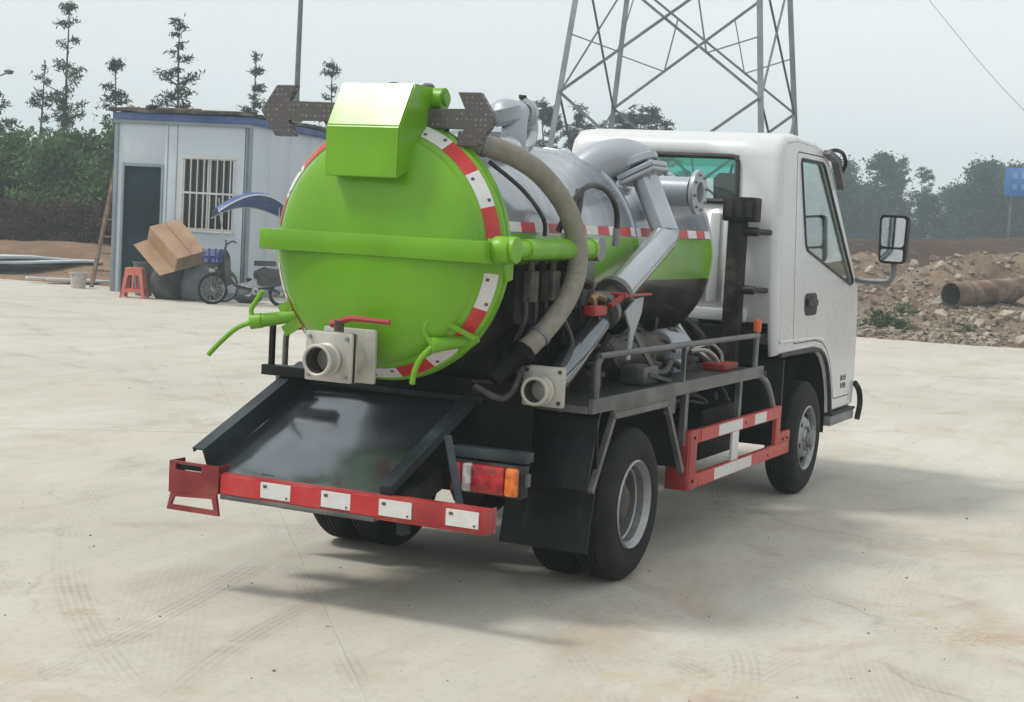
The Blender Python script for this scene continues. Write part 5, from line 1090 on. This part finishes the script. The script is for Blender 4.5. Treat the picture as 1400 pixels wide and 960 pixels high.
# dark sacks of junk under and beside the box
def sack(loc, sc, seed, mat, label):
    b = newbm(); bmesh.ops.create_icosphere(b, subdivisions=3, radius=1)
    for v in b.verts:
        k = 1 + .28 * noise.noise(v.co * 1.6 + Vector((seed * 5., 0, 0))) + .10 * noise.noise(v.co * 5 + Vector((0, seed, 0)))
        v.co = Vector((v.co.x * k * sc[0], v.co.y * k * sc[1], max(-.72, v.co.z * k) * sc[2] + .72 * sc[2]))
    s_ = empty('junk_sack', loc); obj('sack_body', b, mat, s_)
    bm = newbm(); lathe(bm, [(.05, -.02), (.03, .03), (.06, .08), (.02, .10), (0, .09)], (0, 0, sc[2] * 1.62), (.2, .1, 1), 10); obj('tied_neck', bm, mat, s_); tag(s_, label, 'sack')
sack((16.30, 14.62, 0), (.30, .28, .26), 2, 'bag', 'dark sack slumped on the ground under the cardboard box flap')
sack((16.12, 14.45, 0), (.42, .34, .46), 3, 'bag', 'big black sack propping up the cardboard box')
sack((16.30, 13.98, 0), (.34, .30, .42), 9, 'bin', 'dark grey sack under the low corner of the cardboard box')
sack((16.9, 14.2, 0), (.30, .36, .40), 5, 'bin', 'taller dark grey sack behind the old green bicycle')
sack((16.75, 13.2, 0), (.22, .25, .22), 8, 'bag', 'small dark sack between the two bicycles at the hut wall')
# ---- pile of long sheets at the yard edge
pile = tag(empty('sheet_pile', (18.6, 20.6, .02), math.atan2(-1.0, 1.9)), 'low pile of long blue-grey and white roofing sheets at yard edge', 'sheet pile')
rp = random.Random(3)
for k in range(9):
    bm = newbm(); L0, L1 = -3.2 + rp.uniform(-.4, .4), 1.7 + rp.uniform(-.35, .25); y0 = rp.uniform(-.55, .25); wd = rp.uniform(.6, .95); z0 = .04 + .036 * k
    n1, n2 = 24, 20; ph = rp.uniform(0, 6)
    g = [[bm.verts.new((L0 + (L1 - L0) * i / n1, y0 + wd * j / n2, z0 + .006 * math.cos(j * PI) + .05 * math.sin(i * .28 + ph) * (k / 9) + .02 * noise.noise(Vector((i * .3, j * .3, k))))) for j in range(n2 + 1)] for i in range(n1 + 1)]
    for i in range(n1):
        for j in range(n2): bm.faces.new((g[i][j], g[i + 1][j], g[i + 1][j + 1], g[i][j + 1]))
    ex = bmesh.ops.extrude_face_region(bm, geom=bm.faces[:]); bmesh.ops.translate(bm, verts=[v for v in ex['geom'] if isinstance(v, bmesh.types.BMVert)], vec=(0, 0, .035))
    obj('sheet', bm, ('sheetd', 'sheetd', 'sheetb', 'sheetb', 'sheetw', 'sheetb', 'sheetb', 'sheetw', 'sheetw')[k], pile, smooth=False)
for k, (x, y, a) in enumerate(((17.75, 18.35, -.4), (17.9, 17.95, -.55))):
    bm = newbm(); box(bm, -.75, .75, -.10, .10, 0, .045, .006); o = obj('loose_board', bm, 'sheetw'); o.location = (x, y, .06); o.rotation_euler = (0, .02, math.atan2(-1.0, 1.9) + a * .3)
    tag(o, ('pale loose board lying at the near end of the sheet pile', 'pale loose board lying close to the wooden ladder')[k], 'board', 'loose boards at the yard edge')
# ---- rusty pipe on the rubble
pp = tag(empty('rusty_pipe'), 'large rusty steel pipe lying on the rubble heap', 'pipe')
pa, pb = V(25.0, 2.25, .74), V(28.6, .35, 1.0)
dv = (pb - pa); 
bm = newbm(); lathe(bm, [(.235, 0), (.25, 0), (.25, dv.length), (.235, dv.length)], pa, dv, 36); obj('pipe_shell', bm, 'rust', pp)
bm = newbm(); lathe(bm, [(.236, .004), (.234, dv.length - .004)], pa, dv, 32); obj('pipe_bore', bm, 'rustin', pp)
for t in (.28, .70):
    bm = newbm(); lathe(bm, [(.249, 0), (.262, .01), (.262, .05), (.249, .06)], pa + dv * t, dv, 32); obj('pipe_collar', bm, 'rust', pp)
# ---- pole behind the hut, thin far pole
def pole(name, loc, h, r, label):
    p = tag(empty(name, loc), label, 'pole')
    bm = newbm(); cyl(bm, (0, 0, 0), (0, 0, h), r, r * .62, 14); obj('shaft', bm, 'pole', p)
    bm = newbm(); box(bm, -.16, .16, -.16, .16, 0, .03, .004); lathe(bm, [(r * 1.4, 0), (r * 1.4, .12), (r, .2)], (0, 0, 0), (0, 0, 1), 14); obj('base_plate', bm, 'pole', p)
    bm = newbm(); cyl(bm, (0, 0, h), (.9, .3, h + .25), .025, n=8); lathe(bm, [(0, 0), (.10, .02), (.14, .10), (.05, .14), (0, .14)], (.95, .32, h + .20), (0, 0, 1), 14); obj('lamp_arm', bm, 'pole', p)
pole('lamp_pole', (30.1, 21.2, .3), 8.6, .095, 'tall thin grey steel pole standing behind the hut')
pole('far_pole', (25.9, 28.2, .4), 4.4, .05, 'short thin grey pole among the bushes left of the hut')

# ================================================================== lattice pylon
TC = V(48.97, 16.88, 0); FD, LT = V(.9415, .3369, 0), V(.3369, -.9415, 0)
TW = tag(empty('pylon', tuple(TC)), 'grey steel lattice power pylon rising behind the white cab', 'pylon')
def corner(k, z):
    a = [(-.848, -.53), (.53, -.848), (.848, .53), (-.53, .848)][k]; sc = 5.25 * (1 - (z - 5) / 40)
    return LT * (a[0] * sc) + FD * (a[1] * sc) + V(0, 0, z)
def angle_bar(p, q, w, name, mat):
    bm = newbm(); d, s, u = frame_of(q - p); t = w * .14
    bar(bm, p, q, w, t, u); bar(bm, p + s * (w / 2 - t / 2) + u * w / 2, q + s * (w / 2 - t / 2) + u * w / 2, t, w, u); return obj(name, bm, mat, TW, smooth=False)
ZTOP = 26
for k in range(4): angle_bar(corner(k, .1), corner(k, ZTOP), .21, 'leg', 'galv')
lv = [0.4, 6.3, 11.3, 15.7, 19.5, 23, 26]
for f in range(4):
    a, b = f, (f + 1) % 4
    for i in range(6):
        z0, z1 = lv[i], lv[i + 1]
        A0, A1, B0, B1 = corner(a, z0), corner(a, z1), corner(b, z0), corner(b, z1)
        angle_bar(A0, B1, .085, 'brace', 'galvd'); angle_bar(B0, A1, .085, 'brace', 'galvd')
        if i < 3 and f % 2 == 0:
            for (P0, P1, Q1) in ((A0, A1, B1), (B0, B1, A1)):
                m1 = P0.lerp(Q1, .30); lm = P0.lerp(P1, .42); angle_bar(lm, m1, .045, 'secondary_brace', 'galvd')
                m2 = P0.lerp(Q1, .30); hz = (A1 if P0 is B0 else B1); o2 = (P1.lerp(Q1, .0)); m3 = P1.lerp((B0 if P0 is A0 else A0), .30)
                angle_bar(m2, m3, .04, 'secondary_brace', 'galvd')
    angle_bar(corner(a, 11.3), corner(b, 11.3), .10, 'girt', 'galvd')
for zz, L in ((21.5, 7.), (25.0, 5.5)):
    for s in (-1, 1):
        for k in (0, 2) if s < 0 else (1, 3):
            tip = LT * (s * L) + V(0, 0, zz); angle_bar(corner(k, zz - .8), tip, .10, 'cross_arm', 'galvd'); angle_bar(corner(k, zz + .7), tip, .10, 'cross_arm', 'galvd')
for k in range(4):
    bm = newbm(); c = corner(k, 0); box(bm, c.x - .4, c.x + .4, c.y - .4, c.y + .4, -.1, .35, .03); obj('footing', bm, 'deckgrey', TW)
# a single overhead wire sagging down to the right
bm = newbm(); a, b = V(69.5, 20.5, 22.0), V(72.6, 3.0, 3.4 + 2.5)
tube(bm, [V(68, 24, 26.5), V(70.92, 12.73, 13.24), V(71.64, 8.79, 8.86), V(72.5, 4.5, 4.9)], .013, 5, 10); o = obj('overhead_wire', bm, 'pole'); tag(o, 'thin overhead wire sloping down through the sky towards the blue board', 'wire')

# blue board among the far trees
bb = tag(empty('blue_board', (71.9, 7.5, 0)), 'blue board with pale markings on posts in front of the far wood', 'board')
bm = newbm(); box(bm, -.05, .05, -1.5, 1.22, 4.15, 5.45, .01); obj('board_face', bm, 'signblue', bb)
for y in (-1.2, .9):
    bm = newbm(); box(bm, .06, .14, y - .05, y + .05, -.2, 5.3); obj('post', bm, 'pole', bb)
bm = newbm()
for k, y in enumerate((.75, .35, -.05, -.45, -.85)): box(bm, -.062, -.05, y - .13, y + .13, 4.95, 5.25); box(bm, -.062, -.05, y - .10, y + .10, 4.45, 4.70)
obj('pale_marking', bm, 'signw', bb)

# ================================================================== vegetation
def leaf_quad(vs, fs, c, s, rr, asp=1.6):
    n = Vector((rr.gauss(0, 1), rr.gauss(0, 1), rr.gauss(.5, 1))).normalized(); t = n.orthogonal().normalized(); t = Matrix.Rotation(rr.uniform(0, 6.28), 3, n) @ t; b = n.cross(t)
    i = len(vs); vs += [c - t * s * asp * .5, c + b * s * .42, c + t * s * asp * .5, c - b * s * .42]; fs.append((i, i + 1, i + 2, i + 3))
def pyobj(name, vs, fs, mat, parent=None):
    me = bpy.data.meshes.new(name); me.from_pydata([tuple(v) for v in vs], [], fs); me.materials.append(M[mat]); o = bpy.data.objects.new(name, me); COL.objects.link(o); o.parent = parent; return o
def make_pine(seed, h, dens, spread, mat='leafpine', low=.25):
    rr = random.Random(seed); t = empty('pine_tree')
    bm = newbm(); pts = [V(0, 0, -.2)]; x = y = 0
    for k in range(1, 8): x += rr.gauss(0, .035); y += rr.gauss(0, .035); pts.append(V(x, y, h * k / 7))
    tube(bm, pts, lambda u: .075 * (1 - u) * h / 7 + .012, 7, 3); vs, fs = [], []
    z = h * low
    def trunk(zz): k = min(6.999, zz / h * 7); i = int(k); return pts[i].lerp(pts[i + 1], k - i) if i else V(pts[1].x * k, pts[1].y * k, zz)
    while z < h * .985:
        f = (z / h - low) / (1 - low); Lm = spread * h * (1 - f) ** .75 * (1.0 if f > .12 else .7) + .12
        for q in range(rr.choice((2, 3, 3, 4))):
            if rr.random() > dens: continue
            a = rr.uniform(0, 6.28); L = Lm * rr.uniform(.45, 1.15); el = rr.uniform(.05, .6); p0 = trunk(z)
            d = V(math.cos(a) * math.cos(el), math.sin(a) * math.cos(el), math.sin(el)); p1 = p0 + d * L * .55 + V(0, 0, -.02 * L); p2 = p0 + d * L + V(0, 0, .10 * L)
            tube(bm, [p0, p1, p2], lambda u: .018 * (1 - u) * h / 7 + .006, 4, 2)
            nt_ = max(3, int(L * 6))
            for w in range(nt_):
                u = rr.uniform(.3, 1.05); c = p0.lerp(p1, u / .55) if u < .55 else p1.lerp(p2, (u - .55) / .45)
                c = c + V(rr.gauss(0, .05), rr.gauss(0, .05), rr.gauss(.02, .05))
                for e in range(15): leaf_quad(vs, fs, c + V(rr.gauss(0, .09), rr.gauss(0, .09), rr.gauss(0, .045)), rr.uniform(.035, .065), rr, 4.2)
        z += h * rr.choice((.02, .035, .05, .075)) * rr.uniform(.8, 1.2)
    for e in range(30): leaf_quad(vs, fs, pts[-1] + V(rr.gauss(0, .05), rr.gauss(0, .05), rr.gauss(-.22, .12)), .05, rr, 4)
    obj('trunk', bm, 'bark', t); pyobj('crown', vs, fs, mat, t); return t
def make_leafy(name, seed, h, rad, nclump, nleaf, ls, mat, crown0=.3, trunk_r=.09):
    rr = random.Random(seed); t = empty(name); bm = newbm(); vs, fs = [], []
    top = V(rr.gauss(0, .15), rr.gauss(0, .15), h * .75)
    tube(bm, [V(0, 0, -.2), V(rr.gauss(0, .08), rr.gauss(0, .08), h * .35), top], lambda u: trunk_r * (1.15 - u) + .01, 7, 4)
    for k in range(nclump):
        a = rr.uniform(0, 6.28); f = rr.random() ** .8; z = h * (crown0 + (1 - crown0) * f)
        rmax = rad * math.sin(PI * min(.97, .18 + .80 * f)) ** .7 * (1 + .35 * math.sin(a * 3 + seed)); r = rmax * rr.random() ** .45
        c = V(r * math.cos(a), r * math.sin(a), z - .08 * h * (r / max(rad, .01)))
        if k % 3 == 0: st_ = V(0, 0, max(.1, z - r * .8)); tube(bm, [st_, st_.lerp(c, .6) + V(0, 0, -.04), c], lambda u: .03 * (1 - u) + .007, 4, 2)
        cs = rr.uniform(.5, 1.2) * rad * .22
        for e in range(nleaf): leaf_quad(vs, fs, c + V(rr.gauss(0, cs), rr.gauss(0, cs), rr.gauss(0, cs * .7)), ls * rr.uniform(.6, 1.4), rr, 1.7)
    obj('trunk', bm, 'bark', t); pyobj('crown', vs, fs, mat, t); return t
def place(o, x, y, z, s=1, rz=0, sz=None): o.location = (x, y, z); o.scale = (s, s, sz or s); o.rotation_euler = (0, 0, rz)

# young pines near the hut, each one told apart
pines = [((31.6, 30.7), 7.0, 1, .58, .19, 'tallest of the young pines, thin and gappy, in the thicket beside the hut'), ((32.7, 32.5), 5.4, 2, .40, .16, 'thin half bare young pine beside the tallest pine left of the hut'),
         ((31.0, 28.3), 5.2, 3, .55, .14, 'narrow dark young pine rising just beyond the hut wall with the ladder'), ((32.2, 26.9), 6.6, 4, .55, .16, 'young pine with crooked dark top rising over the hut roof above the door'),
         ((37.6, 28.0), 6.2, 5, .5, .12, 'slender young pine rising over the hut roof beside the thin pole'), ((41.6, 27.3), 6.4, 6, .55, .15, 'small pine top showing between the left arrow lamp and the green hood'),
         ((29.0, 28.4), 4.0, 7, .7, .2, 'short scrubby pine standing below the tallest young pine'), ((31.2, 33.0), 4.2, 8, .7, .2, 'short bushy pine at the thin far pole')]
for (x, y), h, sd, de, sp, lb in pines:
    t = make_pine(sd, h, de, sp); place(t, x, y, .62, 1, sd * 1.1); tag(t, lb, 'tree', 'young pines behind the hut')
# pines beyond the pylon
pv = [make_pine(20 + k, 6.6, 1.2, .22, 'leafpine', .2) for k in range(3)]
for i, (x, y, s) in enumerate(((60.5, 27.9, 1.0), (61.3, 26.3, .97), (61.6, 25.6, .86), (62.3, 24.2, .96), (62.8, 23.0, .95), (62.0, 24.9, .9), (61.5, 29.2, .8), (60.2, 28.6, .72), (61.0, 27.2, .66), (60, 31, .8), (59, 33, .78), (62.3, 23.8, 1.0), (62.1, 24.5, .95), (62.6, 23.3, .98), (61.2, 26.6, .92), (60.7, 27.5, .95), (62.9, 22.6, .9), (61.9, 25.2, .85))):
    t = pv[i] if i < 3 else copy_tree(pv[i % 3]); place(t, x, y, 0, s * 1.25, i * 1.7, s * 1.12); tag(t, 'dark green pine standing beyond the pylon, its top showing over the cab roof', 'tree', 'pines beyond the pylon')
# thicket left of the hut
bv = [make_leafy('bush', 40 + k, 3.0, 1.45, 70, 75, .11, 'leafbush', .05, .05) for k in range(4)]
rb = random.Random(5); i = 0
for row, (d, n, hh) in enumerate(((42.2, 17, .62), (45, 17, .80), (49, 18, .95))):
    for k in range(n):
        ang = R(54.0 - 28.0 * (k + rb.uniform(-.3, .3)) / (n - 1)); dd = d + rb.uniform(-1, 1)
        x, y = -7.38 + dd * math.cos(ang), -3.68 + dd * math.sin(ang)
        t = bv[i] if i < 4 else copy_tree(bv[i % 4]); s = hh * rb.uniform(.75, 1.25); place(t, x, y, .55, s, rb.uniform(0, 6), s * rb.uniform(.9, 1.1)); i += 1
        tag(t, ('low green bush in the front row of the thicket, just behind the dry shrubs', 'medium green bush in the middle of the thicket beside the hut', 'tall dark bush at the back of the thicket under the young pines')[row], 'bush', ('front row bushes of the thicket', 'middle bushes of the thicket', 'tall back bushes of the thicket')[row])
sv_ = [make_leafy('dry_shrub', 60 + k, 1.25, .95, 40, 60, .075, 'leafdead', .0, .03) for k in range(3)]
i = 0
for k in range(32):
    ang = R(53.5 - 21.0 * k / 31); dd = 40.3 + rb.uniform(-.6, .6); t = sv_[i] if i < 3 else copy_tree(sv_[i % 3]); s = rb.uniform(.5, .72)
    place(t, -7.38 + dd * math.cos(ang), -3.68 + dd * math.sin(ang), .62, s, rb.uniform(0, 6)); i += 1
    tag(t, 'low dry brown shrub along the foot of the green thicket', 'shrub', 'dry shrubs along the thicket')
# far wood on the right
fv = [make_leafy('wood_tree', 80 + k, 6.4, 1.75, 90, 70, .15, 'leafhaze', .08, .11) for k in range(4)] + [make_pine(90 + k, 6.8, 1., .24, 'leafhaze', .12) for k in range(2)]
for f_ in fv[4:]: f_.name = 'wood_tree'
rf = random.Random(9); i = 0
for row, (d, n, hh) in enumerate(((122, 29, 1.0), (134, 30, 1.14), (148, 32, 1.27))):
    for k in range(n):
        ang = R(17.0 - 27.0 * (k + rf.uniform(-.35, .35)) / (n - 1)); dd = d + rf.uniform(-5, 5)
        t = fv[i] if i < 6 else copy_tree(fv[i % 6]); s = hh * rf.uniform(.70, 1.14); place(t, -7.38 + dd * math.cos(ang), -3.68 + dd * math.sin(ang), -.05, s, rf.uniform(0, 6), s * rf.uniform(.92, 1.08)); i += 1
        cf = (i - 1) % 6 > 3; tag(t, 'hazy pointed conifer in the far wood beyond the brown earth bank' if cf else 'hazy round-crowned leafy tree in the far wood beyond the brown earth bank', 'tree', 'conifers of the far wood' if cf else 'leafy trees of the far wood')
# weeds on the rubble edge
wv = [make_leafy('weed_clump', 110 + k, .30, .30, 18, 26, .045, 'leafbush', .0, .008) for k in range(2)]
i = 0
for x, y, s in ((22.9, 3.2, 1.3), (22.6, 2.7, .8), (24.6, 3.0, .9), (26.0, .2, .8), (23.2, 1.6, .7), (27.5, 1.9, 1.0)):
    t = wv[i] if i < 2 else copy_tree(wv[i % 2]); place(t, x, y, h_rub(x, y) - .02, s, i * 1.3); i += 1
    tag(t, ('largest weed clump, at the foot of the rubble beside the cab', 'small weed clump next to the largest one at the yard edge', 'weed clump on the rubble just below the pipe mouth', 'weed clump on the rubble in front of the rusty pipe', 'smallest weed clump on the gravel strip between yard and pipe', 'weed clump on the rubble behind the rusty pipe')[i - 1], 'weed', 'weeds on the rubble')

# ================================================================== haze
bm = newbm(); box(bm, -430, 530, -440, 480, -1.7, 28.5)
hz = obj('haze', bm, 'field', smooth=False); hz['kind'] = 'stuff'
g = G('haze_air'); pvn = g.n('VolumePrincipled'); pvn.inputs['Color'].default_value = (.80, .93, 1.0, 1); pvn.inputs['Density'].default_value = .0020; pvn.inputs['Anisotropy'].default_value = .2
g.t.links.new(pvn.outputs[0], g.out.inputs['Volume']); hz.data.materials.clear(); hz.data.materials.append(g.m)
